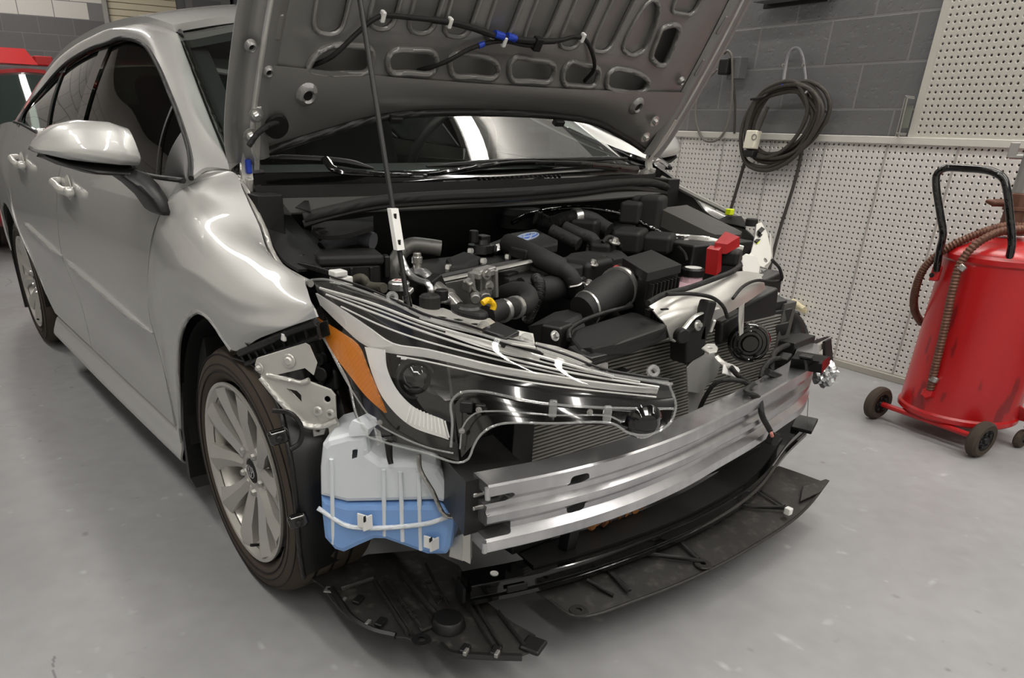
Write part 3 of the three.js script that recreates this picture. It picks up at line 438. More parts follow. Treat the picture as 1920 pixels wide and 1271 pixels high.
// side windows
{
  const beltP = (z) => { const y = belt(z) + 0.004; return [-bodyX(y, z) + 0.006, y, z]; };
  const pane = (b0, b1, t0, t1, off, drop = 0) => quadsG((i, j) => { const u = i / 14, v = j / 10, a = beltP(lerp(b0, b1, u)), d = Dp(lerp(t0, t1, u)); return [lerp(a[0], d[0], v) + off - 0.012 * Math.sin(v * PI), lerp(a[1], d[1] - drop, v), lerp(a[2], d[2], v)]; }, 14, 10, 0, 0, 0);
  const [d0, d1] = doorParts;
  both('door_window', pane(-1.275, -0.42, -1.455, -0.6, 0.016), M.tint); both('door_window', pane(-1.81, -1.36, -2.14, -1.58, 0.016), M.tint);
  both('quarter_window', pane(-2.42, -1.85, -2.5, -2.18, 0.016), M.tint);
  both('centre_pillar', pane(-1.36, -1.275, -1.58, -1.455, 0.008), M.gloss); both('window_divider', pane(-1.85, -1.81, -2.18, -2.14, 0.01), M.black); both('rear_corner_trim', pane(-2.5, -2.42, -2.55, -2.5, 0.008), M.black);
  both('mirror_sail', pane(-0.35, -0.19, -0.42, -0.19, 0.006), M.plastic); both('corner_window', pane(-0.41, -0.35, -0.585, -0.42, 0.014), M.tint); both('window_divider', pane(-0.42, -0.41, -0.6, -0.585, 0.008), M.black);
  both('window_trim', sweepG(Dcurve.map((p) => [p[0] - 0.002, p[1] - 0.003, p[2]]), 0.0065, 80, 8), M.black);
  both('belt_trim', sweepG(Array.from({ length: 14 }, (_, i) => beltP(lerp(-2.54, -0.19, i / 13))).map((p) => [p[0] - 0.004, p[1], p[2]]), 0.006, 60, 8), M.black);
}
// door mirrors
{
  const sm = (P) => { const c = new THREE.CatmullRomCurve3(P.map(V), true, 'catmullrom', 0.35); return c.getPoints(35).slice(0, 35).map((p) => [p.x, p.y, p.z]); };
  const R = (x, z0, z1, y0, y1, f = 0.3) => sm([[x, y0, z0], [x, y0, lerp(z0, z1, 0.5)], [x, y0 + 0.002, z1 - 0.01], [x, y0 + (y1 - y0) * 0.3, z1], [x, y0 + (y1 - y0) * 0.75, z1 - 0.018], [x, y1, z1 - 0.05], [x, y1, lerp(z0, z1, 0.25)], [x, y1 - 0.01, z0]]);
  const cap = loftG([R(-0.887, -0.45, -0.36, 0.982, 1.0), R(-0.889, -0.46, -0.32, 0.972, 1.02), R(-0.9, -0.465, -0.298, 0.968, 1.044), R(-0.94, -0.47, -0.29, 0.97, 1.056), R(-1.0, -0.475, -0.295, 0.976, 1.058), R(-1.04, -0.48, -0.31, 0.981, 1.048), R(-1.07, -0.485, -0.335, 0.988, 1.03), R(-1.085, -0.48, -0.37, 0.994, 1.014), R(-1.09, -0.47, -0.4, 0.999, 1.006)], true, 1.1);
  const low = loftG([R(-0.9, -0.45, -0.34, 0.95, 0.968), R(-0.92, -0.465, -0.308, 0.944, 0.97), R(-0.99, -0.47, -0.306, 0.95, 0.976), R(-1.04, -0.475, -0.322, 0.966, 0.982), R(-1.075, -0.475, -0.36, 0.984, 0.992)], true, 1.1);
  const R2 = (c, hx, hz) => Array.from({ length: 20 }, (_, i) => { const a = i / 20 * 2 * PI; return [c[0] + hx * Math.sign(Math.cos(a)) * Math.abs(Math.cos(a)) ** 0.5, c[1], c[2] + hz * Math.sign(Math.sin(a)) * Math.abs(Math.sin(a)) ** 0.5]; });
  const foot = loftG([R2([-0.93, 0.962, -0.38], 0.03, 0.06), R2([-0.91, 0.95, -0.37], 0.036, 0.065), R2([-0.895, 0.93, -0.34], 0.03, 0.068), R2([-0.882, 0.905, -0.315], 0.024, 0.066), R2([-0.874, 0.876, -0.3], 0.02, 0.06), R2([-0.87, 0.868, -0.298], 0.014, 0.054)], true, 0.9);
  for (const s of [0, 1]) { const m = part('door_mirror', car), q = (g) => (s ? mirrorG(g) : g); mesh('mirror_cap', q(cap), M.paint, m); mesh('lower_cover', q(low), M.plastic, m); mesh('mirror_foot', q(foot), M.plastic, m); mesh('mirror_glass', q(boxG([-0.985, 1.01, -0.48], [0.16, 0.06, 0.01], [0, 0, 0], 0.004)), M.chrome, m); }
}
// cabin
{
  const seat = (x, z) => { const s = part('seat', car); mesh('cushion', boxG([x, 0.5, z], [0.5, 0.16, 0.5], [-0.1, 0, 0], 0.05), M.cabin, s); mesh('backrest', boxG([x, 0.82, z - 0.3], [0.48, 0.6, 0.14], [-0.35, 0, 0], 0.06), M.cabin, s); mesh('headrest', boxG([x, 1.13, z - 0.42], [0.26, 0.16, 0.09], [-0.3, 0, 0], 0.04), M.cabin, s); };
  seat(-0.36, -1.25); seat(0.36, -1.25); const r = part('rear_bench', car); mesh('cushion', boxG([0, 0.5, -2.15], [1.2, 0.16, 0.5], [0, 0, 0], 0.05), M.cabin, r); mesh('backrest', boxG([0, 0.8, -2.5], [1.2, 0.55, 0.14], [-0.3, 0, 0], 0.05), M.cabin, r);
  mesh('dashboard', boxG([0, 0.78, -0.55], [1.4, 0.28, 0.56], [0.12, 0, 0], 0.08), M.cabin, car); mesh('dash_top', boxG([0, 0.905, -0.4], [1.36, 0.03, 0.5], [0.02, 0, 0], 0.01), M.soft, car);
  mesh('steering_wheel', sweepG(ring3([0.37, 0.95, -0.82], [0, 0.45, -0.9], 0.18, 24), 0.016, 60, 10, { closed: true }), M.black, car);
  mesh('parcel_shelf', boxG([0, 0.95, -2.9], [1.15, 0.03, 0.6]), M.cabin, car); both('door_lining', boxG([-0.8, 0.62, -1.3], [0.05, 0.6, 2.1]), M.cabin);
  mesh('headliner', boxG([0, 1.335, -1.75], [1.02, 0.02, 1.3]), std({ color: 0x8f8d88, roughness: 0.9 }), car);
  mesh('rear_mirror', boxG([0, 1.25, -0.86], [0.24, 0.07, 0.03], [0.2, 0, 0], 0.015), M.black, car);
}
// wheels
function wheel(zc, side, turn) {
  const w = part('wheel', car); w.position.set(side * 0.86, 0.31, zc); w.rotation.y = side < 0 ? turn : PI + turn; // local -x is outboard
  const ax = [-1, 0, 0];
  mesh('tyre', latheG([[0.21, -0.19], [0.23, -0.205], [0.285, -0.2], [0.3, -0.175], [0.302, -0.1], [0.302, -0.04], [0.297, -0.022], [0.285, -0.004], [0.262, 0.004], [0.24, 0.001], [0.226, -0.008], [0.218, -0.02]], [0, 0, 0], ax, 64), M.tyre, w);
  mesh('tread_groove', mg([-0.06, -0.1, -0.14].map((h) => latheG([[0.3023, h], [0.3028, h + 0.002], [0.3028, h + 0.006], [0.3023, h + 0.008]], [0, 0, 0], ax, 64))), M.black, w);
  mesh('sidewall_rib', mg([0.246, 0.262, 0.284].map((r, i) => sweepG(ring3([i < 2 ? -0.0035 : 0.002, 0, 0], ax, r, 32), 0.0016, 90, 5, { closed: true }))), M.rubber, w);
  mesh('rim_barrel', latheG([[0.195, -0.19], [0.21, -0.185], [0.192, -0.14], [0.188, -0.04], [0.198, -0.015], [0.214, -0.012], [0.2195, -0.004], [0.2195, 0.002], [0.212, 0.001], [0.205, -0.006], [0.2, -0.012]], [0, 0, 0], ax, 64), M.rim, w);
  mesh('brake_disc', latheG([[0.05, -0.1], [0.14, -0.1], [0.14, -0.08], [0.05, -0.08]], [0, 0, 0], ax, 40), M.cast, w); mesh('brake_back', latheG([[0, -0.13], [0.185, -0.13], [0.185, -0.125], [0, -0.12]], [0, 0, 0], ax, 40), M.black, w);
  mesh('hub', latheG([[0.0, -0.03], [0.03, -0.03], [0.034, -0.026], [0.07, -0.03], [0.078, -0.042], [0.07, -0.08], [0, -0.09]], [0, 0, 0], ax, 40), M.rim, w);
  for (let k = 0; k < 5; k++) { // five pairs of twisted spokes, each pair closing towards the hub
    const a0 = k * 2 * PI / 5 + 0.42;
    for (const s of [-1, 1]) {
      const aIn = a0 + s * 0.2, aOut = a0 + s * (s > 0 ? 0.36 : 0.3);
      const q = (r, a, x) => [x, r * Math.sin(a), r * Math.cos(a)], ringAt = (r, a, wd, x) => [q(r, a - wd, x + 0.002), q(r, a, x - 0.008), q(r, a + wd, x + 0.004), q(r, a + wd * 0.8, x + 0.034), q(r, a - wd * 0.8, x + 0.034)];
      mesh('spoke', loftG([ringAt(0.05, aIn, 0.32, 0.032), ringAt(0.09, lerp(aIn, aOut, 0.3), 0.2, 0.024), ringAt(0.15, lerp(aIn, aOut, 0.7), 0.165, 0.01), ringAt(0.196, aOut, 0.185, 0.004), ringAt(0.208, aOut, 0.2, 0.004)], true, 0.5), M.rim, w);
    }
    const b = a0 + PI / 5; mesh('lug_nut', hexG([0.034, 0.055 * Math.sin(b), 0.055 * Math.cos(b)], ax, 0.009, 0.016), M.steel, w);
  }
  mesh('valve', sweepG([[0.02, -0.188, 0.03], [-0.008, -0.18, 0.03]], 0.004, 3, 8), M.black, w);
  mesh('centre_cap', latheG([[0, 0.002], [0.024, 0.002], [0.029, 0], [0.031, -0.01]], [0.026, 0, 0], ax, 28), M.black, w);
  const ov = (cy, cz, ry, rz) => sweepG(Array.from({ length: 20 }, (_, i) => { const a = i / 20 * 2 * PI; return [0.0235, cy + ry * Math.sin(a), cz + rz * Math.cos(a)]; }), 0.0014, 40, 6, { closed: true });
  mesh('badge', mg(ov(0, 0, 0.0155, 0.022), ov(0, 0, 0.0148, 0.0068), ov(0.0065, 0, 0.008, 0.016)), M.chrome, w);
  return w;
}
wheel(0, -1, 0.0); wheel(-2.7, -1, 0); wheel(0, 1, 0); wheel(-2.7, 1, 0);
both('mud_flap', loftG([[[-0.865, 0.44, -0.345], [-0.72, 0.44, -0.345], [-0.72, 0.44, -0.36], [-0.865, 0.44, -0.36]], [[-0.872, 0.3, -0.372], [-0.7, 0.3, -0.372], [-0.7, 0.3, -0.39], [-0.872, 0.3, -0.39]], [[-0.872, 0.15, -0.38], [-0.7, 0.15, -0.38], [-0.7, 0.15, -0.4], [-0.872, 0.15, -0.4]], [[-0.865, 0.125, -0.36], [-0.7, 0.125, -0.36], [-0.7, 0.125, -0.39], [-0.865, 0.125, -0.39]]]), M.plastic);
both('mud_flap', boxG([-0.78, 0.26, -3.09], [0.16, 0.3, 0.015], [-0.1, 0, 0]), M.plastic);

// ---------- raised bonnet: local x across, local y up along the bonnet (s), local z out of its underside
{
  const hood = part('bonnet', car), TH = 59 * PI / 180;
  hood.matrixAutoUpdate = true; hood.position.set(0, 0.98, -0.17); hood.rotation.x = PI / 2 - TH;
  // local y -> (0, sin TH, cos TH); local z -> (0, -cos TH, sin TH)
  const edgeX = (s) => tab([[-0.03, 0.735], [0.05, 0.758], [0.2, 0.764], [0.35, 0.758], [0.5, 0.742], [0.75, 0.69], [0.95, 0.62], [1.02, 0.55]], s);
  const rearS = (x) => tab([[0, 0.127], [0.15, 0.125], [0.3, 0.116], [0.4, 0.1], [0.5, 0.07], [0.6, 0.038], [0.7, 0.0], [0.76, -0.03]], Math.abs(x));
  const frontS = (x) => 1.03 - 0.16 * x * x;
  const skin = (i, j) => { const t = i / 40 * 2 - 1, v = j / 30; let s = lerp(-0.02, 1, v), x = edgeX(s) * t; s = lerp(rearS(x), frontS(x), v); x = edgeX(s) * t; const k = 1 - t ** 4; return [x, s, -0.004 - 0.058 * Math.min(1, k * 2.2) * Math.min(1, 0.35 + v * 6)]; };
  mesh('outer_skin', shellG(skin, 40, 30, 0.003, -1), M.paint, hood);
  const P2 = (a) => a.map(([x, s]) => new THREE.Vector2(x, s));
  const flatPlate = (out, holes, z, t, bev = 0.004) => { const s = new THREE.Shape(P2(out)); for (const h of holes) s.holes.push(new THREE.Path(P2(h))); const g = new THREE.ExtrudeGeometry(s, { depth: t, bevelEnabled: true, bevelSize: bev, bevelThickness: bev, bevelSegments: 3, bevelOffset: -bev }); g.translate(0, 0, z - t - bev); return toCreasedNormals(g, 0.5); };
  const rr = (x0, x1, s0, s1, r, sk = 0) => { const o = []; for (const [cx, cs, a0] of [[x1 - r, s0 + r, -PI / 2], [x1 - r, s1 - r, 0], [x0 + r, s1 - r, PI / 2], [x0 + r, s0 + r, PI]]) for (let k = 0; k <= 4; k++) { const a = a0 + k * PI / 8, s = cs + r * Math.sin(a); o.push([cx + r * Math.cos(a) + sk * (s - s0), s]); } return o; };
  const openings = [
    [[-0.592,0.217], [-0.588,0.237], [-0.572,0.257], [-0.547,0.269], [-0.5,0.274], [-0.457,0.271], [-0.444,0.256], [-0.443,0.232], [-0.453,0.218], [-0.497,0.213], [-0.549,0.21]],
    [[-0.398,0.235], [-0.403,0.257], [-0.39,0.27], [-0.342,0.275], [-0.294,0.275], [-0.275,0.262], [-0.269,0.243], [-0.276,0.227], [-0.339,0.224], [-0.385,0.223]],
    [[-0.228,0.245], [-0.235,0.265], [-0.222,0.275], [-0.175,0.276], [-0.125,0.272], [-0.092,0.259], [-0.077,0.238], [-0.085,0.226], [-0.152,0.225], [-0.209,0.225]],
    [[-0.044,0.246], [-0.049,0.266], [-0.038,0.279], [0.013,0.277], [0.075,0.274], [0.101,0.264], [0.11,0.24], [0.104,0.226], [0.043,0.223], [-0.022,0.224]],
    [[0.148,0.237], [0.139,0.264], [0.15,0.278], [0.199,0.275], [0.251,0.271], [0.271,0.261], [0.28,0.229], [0.267,0.219], [0.222,0.219], [0.167,0.222]],
    [[0.322,0.231], [0.312,0.257], [0.328,0.271], [0.372,0.271], [0.419,0.267], [0.478,0.252], [0.497,0.239], [0.496,0.22], [0.47,0.211], [0.4,0.211], [0.34,0.218]],
    [[0.447,0.315], [0.436,0.355], [0.433,0.386], [0.455,0.397], [0.483,0.401], [0.506,0.389], [0.519,0.344], [0.524,0.296], [0.502,0.292], [0.47,0.302]],
  ];
  const pads = [[-0.6, -0.53], [-0.475, -0.41], [-0.375, -0.305], [-0.28, -0.205], [-0.16, -0.085], [-0.04, 0.035], [0.08, 0.155], [0.2, 0.275]].map(([a, b], i) => rr(a, b, i ? 0.312 : 0.292, 0.8 - Math.abs(a) * 0.25, 0.026, 0.02));
  pads.push([[0.318, 0.33], [0.375, 0.312], [0.408, 0.33], [0.4, 0.4], [0.375, 0.44], [0.34, 0.45], [0.322, 0.43]], rr(0.43, 0.53, 0.43, 0.56, 0.02));
  const out = []; for (let k = 0; k <= 24; k++) { const s = lerp(0.2, 0.97, k / 24); out.push([edgeX(s) - 0.1, s]); } for (let k = 24; k >= 0; k--) { const s = lerp(0.2, 0.97, k / 24); out.push([-edgeX(s) + 0.1, s]); }
  mesh('inner_frame', flatPlate(out, [...openings, ...pads], 0.0, 0.002), M.under, hood);
  mesh('pad_backing', mg(pads.map((p) => flatPlate(p.map(([x, s]) => [x, s]), [], -0.009, 0.001, 0.0005))), M.under, hood).userData.label = 'pressed pad faces of the bonnet frame';
  const rimT = (p, r) => sweepG(p.map(([x, s]) => [x, s, 0.002]), r, 60, 8, { closed: true });
  openings.forEach((p) => mesh('opening_rim', rimT(p, 0.0075), M.under, hood)); pads.forEach((p) => mesh('pad_rim', rimT(p, 0.005), M.under, hood));
  // smooth rear band, folded forward along its top
  mesh('rear_band', shellG((i, j) => { const t = i / 40 * 2 - 1, v = j / 12, x = (edgeX(0.12) - 0.055 - 0.02 * v) * t, s = lerp(rearS(x) + 0.008, 0.212 + 0.012 * t * t, v); return [x, s, -0.012 + 0.022 * Math.sin(v * PI * 0.62)]; }, 40, 12, 0.002), M.under, hood);
  mesh('rear_lip', sweepG(Array.from({ length: 25 }, (_, i) => { const x = (i / 24 * 2 - 1) * 0.66; return [x, rearS(x) + 0.004, -0.006]; }), 0.009, 60, 8), M.plastic, hood);
  for (const sd of [-1, 1]) {
    const rows = [0.0, 0.06, 0.2, 0.4, 0.6, 0.8, 0.96];
    const strip = (a, b, za, zb, zm) => shellG((i, j) => { const s = lerp(Math.max(rearS(edgeX(0.1) - a), 0), 0.96, i / 30), v = j / 6; return [sd * (edgeX(s) - lerp(a, b, v)), s, lerp(za, zb, v) + zm * Math.sin(v * PI)]; }, 30, 6, 0.002, sd);
    mesh('side_channel', strip(0.1, 0.062, 0.0, 0.012, 0.004), M.under, hood); mesh('side_channel', strip(0.062, 0.03, 0.012, -0.004, -0.006), M.under, hood); mesh('hem_flange', strip(0.03, 0.0, -0.004, -0.002, 0.003), M.under, hood);
    mesh('side_bead', sweepG(rows.map((s) => [sd * (edgeX(s) - 0.058), Math.max(s, 0.02), 0.012]), 0.006, 50, 8), M.silver, hood);
    for (const s of [0.3, 0.42, 0.56]) mesh('side_dimple', boxG([sd * (edgeX(s) - 0.078), s, 0.008], [0.03, 0.05, 0.008], [0, 0, 0], 0.004), M.under, hood);
  }
  const boss = (x, s, r, hole = true) => { const g = hood; mesh('bump_stop_seat', latheG([[r * 0.4, 0.004], [r * 0.55, 0.009], [r * 0.8, 0.006], [r, -0.002]], [x, s, 0.012], [0, 0, 1], 24), M.under, g); if (hole) mesh('hole', cylG([x, s, 0.012], [0, 0, 1], r * 0.42, 0.004), M.black, g); };
  for (const [x, s] of [[-0.589,0.168], [0.485,0.176]]) boss(x, s, 0.026);
  for (const [x, s] of [[-0.687,0.214], [-0.73,0.261], [0.619,0.258]]) boss(x, s, 0.013); { const [x, s] = [-0.649,0.095]; mesh('grommet', latheG([[0, 0.012], [0.012, 0.014], [0.026, 0.012], [0.028, 0.004]], [x, s, 0.006], [0, 0, 1], 24), M.black, hood); }
  { const a = [-0.649,0.174]; mesh('access_patch', boxG([a[0], a[1], 0.007], [0.035, 0.022, 0.004], [0, 0, 0], 0.006), M.under, hood); }
  for (const [x, s] of [[-0.703,0.123], [-0.709,0.077], [0.593,0.135], [0.592,0.082]]) mesh('hinge_bolt', boltG([x, s, 0.016], [0, 0, 1], 0.0095), M.zinc, hood);
  for (const sd of [-1, 1]) mesh('hinge_leaf', boxG([sd * 0.69, 0.065, 0.014], [0.012, 0.15, 0.004], [0, 0, sd * -0.1]), M.silver, hood);
  for (const [x, s] of [[-0.341,0.113], [0.205,0.115]]) mesh('seal_clip', boxG([x, s, 0.004], [0.035, 0.016, 0.02], [0, 0, 0], 0.004), M.black, hood);
  // washer hose and loom clipped under the bonnet
  const loom = hood, at = (p, z) => [p[0], p[1], z];
  const path = [[-0.65,0.106], [-0.676,0.106], [-0.705,0.094], [-0.727,0.074]];
  mesh('hose', sweepG(path.map((p, i) => at(p, 0.015 + 0.012 * i)), 0.006, 30, 8), M.rubber, loom);
  mesh('hose', sweepG([[-0.58,0.211], [-0.551,0.255], [-0.505,0.305], [-0.475,0.334], [-0.454,0.345], [-0.386,0.348], [-0.28,0.348], [-0.208,0.341], [-0.131,0.329], [-0.064,0.327], [-0.007,0.328], [0.065,0.335], [0.11,0.347], [0.145,0.346], [0.189,0.321], [0.231,0.277], [0.259,0.222]].map((p, i, a) => at(p, i < 1 || i > a.length - 2 ? -0.02 : 0.016)), (t) => (t > 0.33 && t < 0.72 ? 0.0068 : 0.0052), 120, 8), M.rubber, loom);
  mesh('hose', sweepG([[-0.3,0.219], [-0.261,0.26], [-0.203,0.294], [-0.156,0.312], [-0.11,0.32], [-0.041,0.316], [-0.004,0.317]].map((p, i) => at(p, i ? 0.016 : -0.02)), 0.0048, 60, 8), M.rubber, loom);
  for (const [p, c] of [[[-0.454,0.345], 0], [[-0.281,0.348], 0], [[-0.109,0.32], 0], [[0.137,0.349], 0]]) mesh('clip', boxG(at(p, 0.018), [0.01, 0.022, 0.014]), M.white, loom);
  for (const p of [[-0.129,0.331], [-0.09,0.329]]) mesh('tape', sweepG([[p[0] - 0.014, p[1] + 0.003, 0.016], [p[0] + 0.014, p[1] - 0.001, 0.016]], 0.0085, 3, 10), M.blue, loom);
  { const p = [-0.171,0.307]; mesh('tape', sweepG([[p[0] - 0.007, p[1] - 0.003, 0.016], [p[0] + 0.007, p[1] + 0.003, 0.016]], 0.0065, 3, 10), M.blue, loom); const q = [-0.004,0.323]; mesh('joiner', boxG([q[0], q[1], 0.018], [0.022, 0.03, 0.02]), M.black, loom); }
}
// hinges and prop rod
{
  const hg = (s) => { const g = part('bonnet_hinge', car), m = (a) => (s > 0 ? mirP(a) : a);
    mesh('strap', loftG(m([[-0.69,1.078,-0.128], [-0.692,1.055,-0.137], [-0.695,1.027,-0.152], [-0.7,0.985,-0.174], [-0.702,0.96,-0.176], [-0.704,0.932,-0.167]]).map((p) => [[p[0] - 0.014, p[1], p[2] - 0.004], [p[0] + 0.012, p[1], p[2] - 0.004], [p[0] + 0.012, p[1], p[2] + 0.006], [p[0] - 0.014, p[1], p[2] + 0.006]])), M.silver, g);
    for (const p of m([[-0.685,1.075,-0.131], [-0.69,1.036,-0.155]])) mesh('bolt', boltG([p[0], p[1], p[2] + 0.004], [0, -0.5, 0.86], 0.0095), M.zinc, g);
    mesh('base', boxG([s * 0.705, 0.9, -0.17], [0.014, 0.1, 0.024], [0.2, 0, 0]), M.silver, g);
  }; hg(-1); hg(1);
  mesh('hinge_tape', boxG([-0.7,0.972,-0.166], [0.012, 0.03, 0.014]), M.blue, car);
  const rod = part('prop_rod', car), B = [-0.65,0.757,0.407], T = [-0.62, 0.98 + 0.6 * 0.857 - 0.01, -0.17 + 0.6 * 0.515 + 0.01], q = (t) => [0, 1, 2].map((k) => lerp(B[k], T[k], t));
  mesh('rod', sweepG([q(0), q(1)], 0.0048, 4, 10), M.plastic, rod);
  const u = V(T).sub(V(B)).normalize(), a = q(0.14), b = q(0.235);
  mesh('tag', loftG([a, b].map((p) => [[p[0] - 0.009, p[1], p[2] + 0.002], [p[0] + 0.009, p[1], p[2] - 0.001], [p[0] + 0.009, p[1], p[2] - 0.014], [p[0] - 0.009, p[1], p[2] - 0.011]].map((w) => [w[0] - 0.004, w[1], w[2] + 0.012]))), M.white, rod);
  for (const t of [0.158, 0.218]) { const p = q(t); mesh('tag_mark', boxG([p[0] - 0.006, p[1], p[2] + 0.0135], [0.005, 0.009, 0.002], [0, -0.1, 0], 0), M.black, rod); }
  mesh('pivot', mg(sweepG([q(-0.005), q(0.03)], 0.008, 3, 10), boxG([B[0], B[1] - 0.004, B[2]], [0.03, 0.012, 0.03])), M.gloss, rod);
}
// cowl, wipers and bulkhead
{
  const cw = part('cowl', car);
  const cr = (dz, y) => [[-0.7, y - 0.004, -0.2 + dz], [-0.5, y, -0.12 + dz], [-0.25, y + 0.003, -0.065 + dz], [0, y + 0.004, -0.05 + dz], [0.25, y + 0.003, -0.065 + dz], [0.5, y, -0.12 + dz], [0.7, y - 0.004, -0.2 + dz]];
  mesh('cowl_panel', sheetG([cr(0.06, 0.937), cr(0.05, 0.941), cr(0.025, 0.95), cr(-0.01, 0.96)], 40, 12, 0.004), M.gloss, cw);
  mesh('cowl_step', sheetG([cr(0.062, 0.91), cr(0.061, 0.937)], 40, 3, 0.004), M.black, cw);
  mesh('cowl_shelf', sheetG([cr(0.12, 0.884), cr(0.09, 0.896), cr(0.063, 0.91)], 40, 6, 0.004), std({ color: 0x4a4a48, roughness: 0.55 }), cw);
  for (const [a, b, c] of [[[-0.67,0.897,-0.002], [-0.577,0.903,-0.125], [-0.661,0.893,0.052]], [[-0.669,0.9,-0.067], [-0.724,0.892,0.055], [-0.719,0.892,0.079]]]) mesh('cutout', plateG([a, b, c].map((p) => [p[0], p[1] + 0.002, p[2]]), [0, 1, 0.2], 0.002, [], 0), M.black, cw);
  for (let k = 0; k < 18; k++) { const x = -0.16 + k * 0.0165; mesh('vent_slot', boxG([x, 0.946, -0.055 + 0.05 + Math.abs(x) * 0.02], [0.008, 0.006, 0.012]), M.black, cw); }
  mesh('seal', sweepG([[-0.668,0.88,0.03], [-0.613,0.893,0.05], [-0.511,0.909,0.06], [-0.343,0.915,0.07], [-0.112,0.915,0.07], [0.135,0.918,0.05], [0.386,0.921,0], [0.582,0.912,-0.05], [0.725,0.886,-0.08]], 0.012, 80, 10), M.rubber, cw);
  mesh('seal_rail', sweepG([[-0.669,0.867,0.03], [-0.613,0.883,0.05], [-0.511,0.898,0.06], [-0.342,0.903,0.07], [-0.111,0.902,0.07], [0.137,0.905,0.05], [0.388,0.908,0], [0.728,0.872,-0.08]], 0.008, 80, 6), M.silver.clone(), cw).material = M.plastic;
  mesh('bulkhead', boxG([0, 0.58, -0.2], [1.42, 0.62, 0.04]), M.black, cw);
  both('cowl_end', boxG([-0.7, 0.83, -0.14], [0.06, 0.18, 0.16]), M.black, cw);
  const wp = (pts, arm) => { const w = part('wiper', car); mesh('blade', sweepG(pts, (t) => 0.009 * Math.min(1, 0.4 + t * 4, 0.3 + (1 - t) * 4), 50, 8, { flat: 1.5 }), M.black, w); mesh('arm', sweepG(arm, (t) => lerp(0.012, 0.006, t), 40, 8, { flat: 0.6 }), M.gloss, w); };
  wp([[0.617,0.976,-0.2], [0.28,0.979,-0.1], [-0.04,0.978,-0.06], [-0.275,0.971,-0.07]], [[0.558,0.949,-0.1], [0.274,0.97,-0.05], [-0.029,0.978,-0.03], [-0.303,0.957,-0.03], [-0.413,0.96,-0.05]]);
  wp([[-0.655,0.988,-0.18], [-0.583,0.987,-0.15], [-0.487,0.981,-0.12], [-0.411,0.967,-0.1]], [[-0.54,0.989,-0.1], [-0.538,0.969,-0.06], [-0.448,0.959,-0.04], [-0.31,0.953,-0.02]]);
}

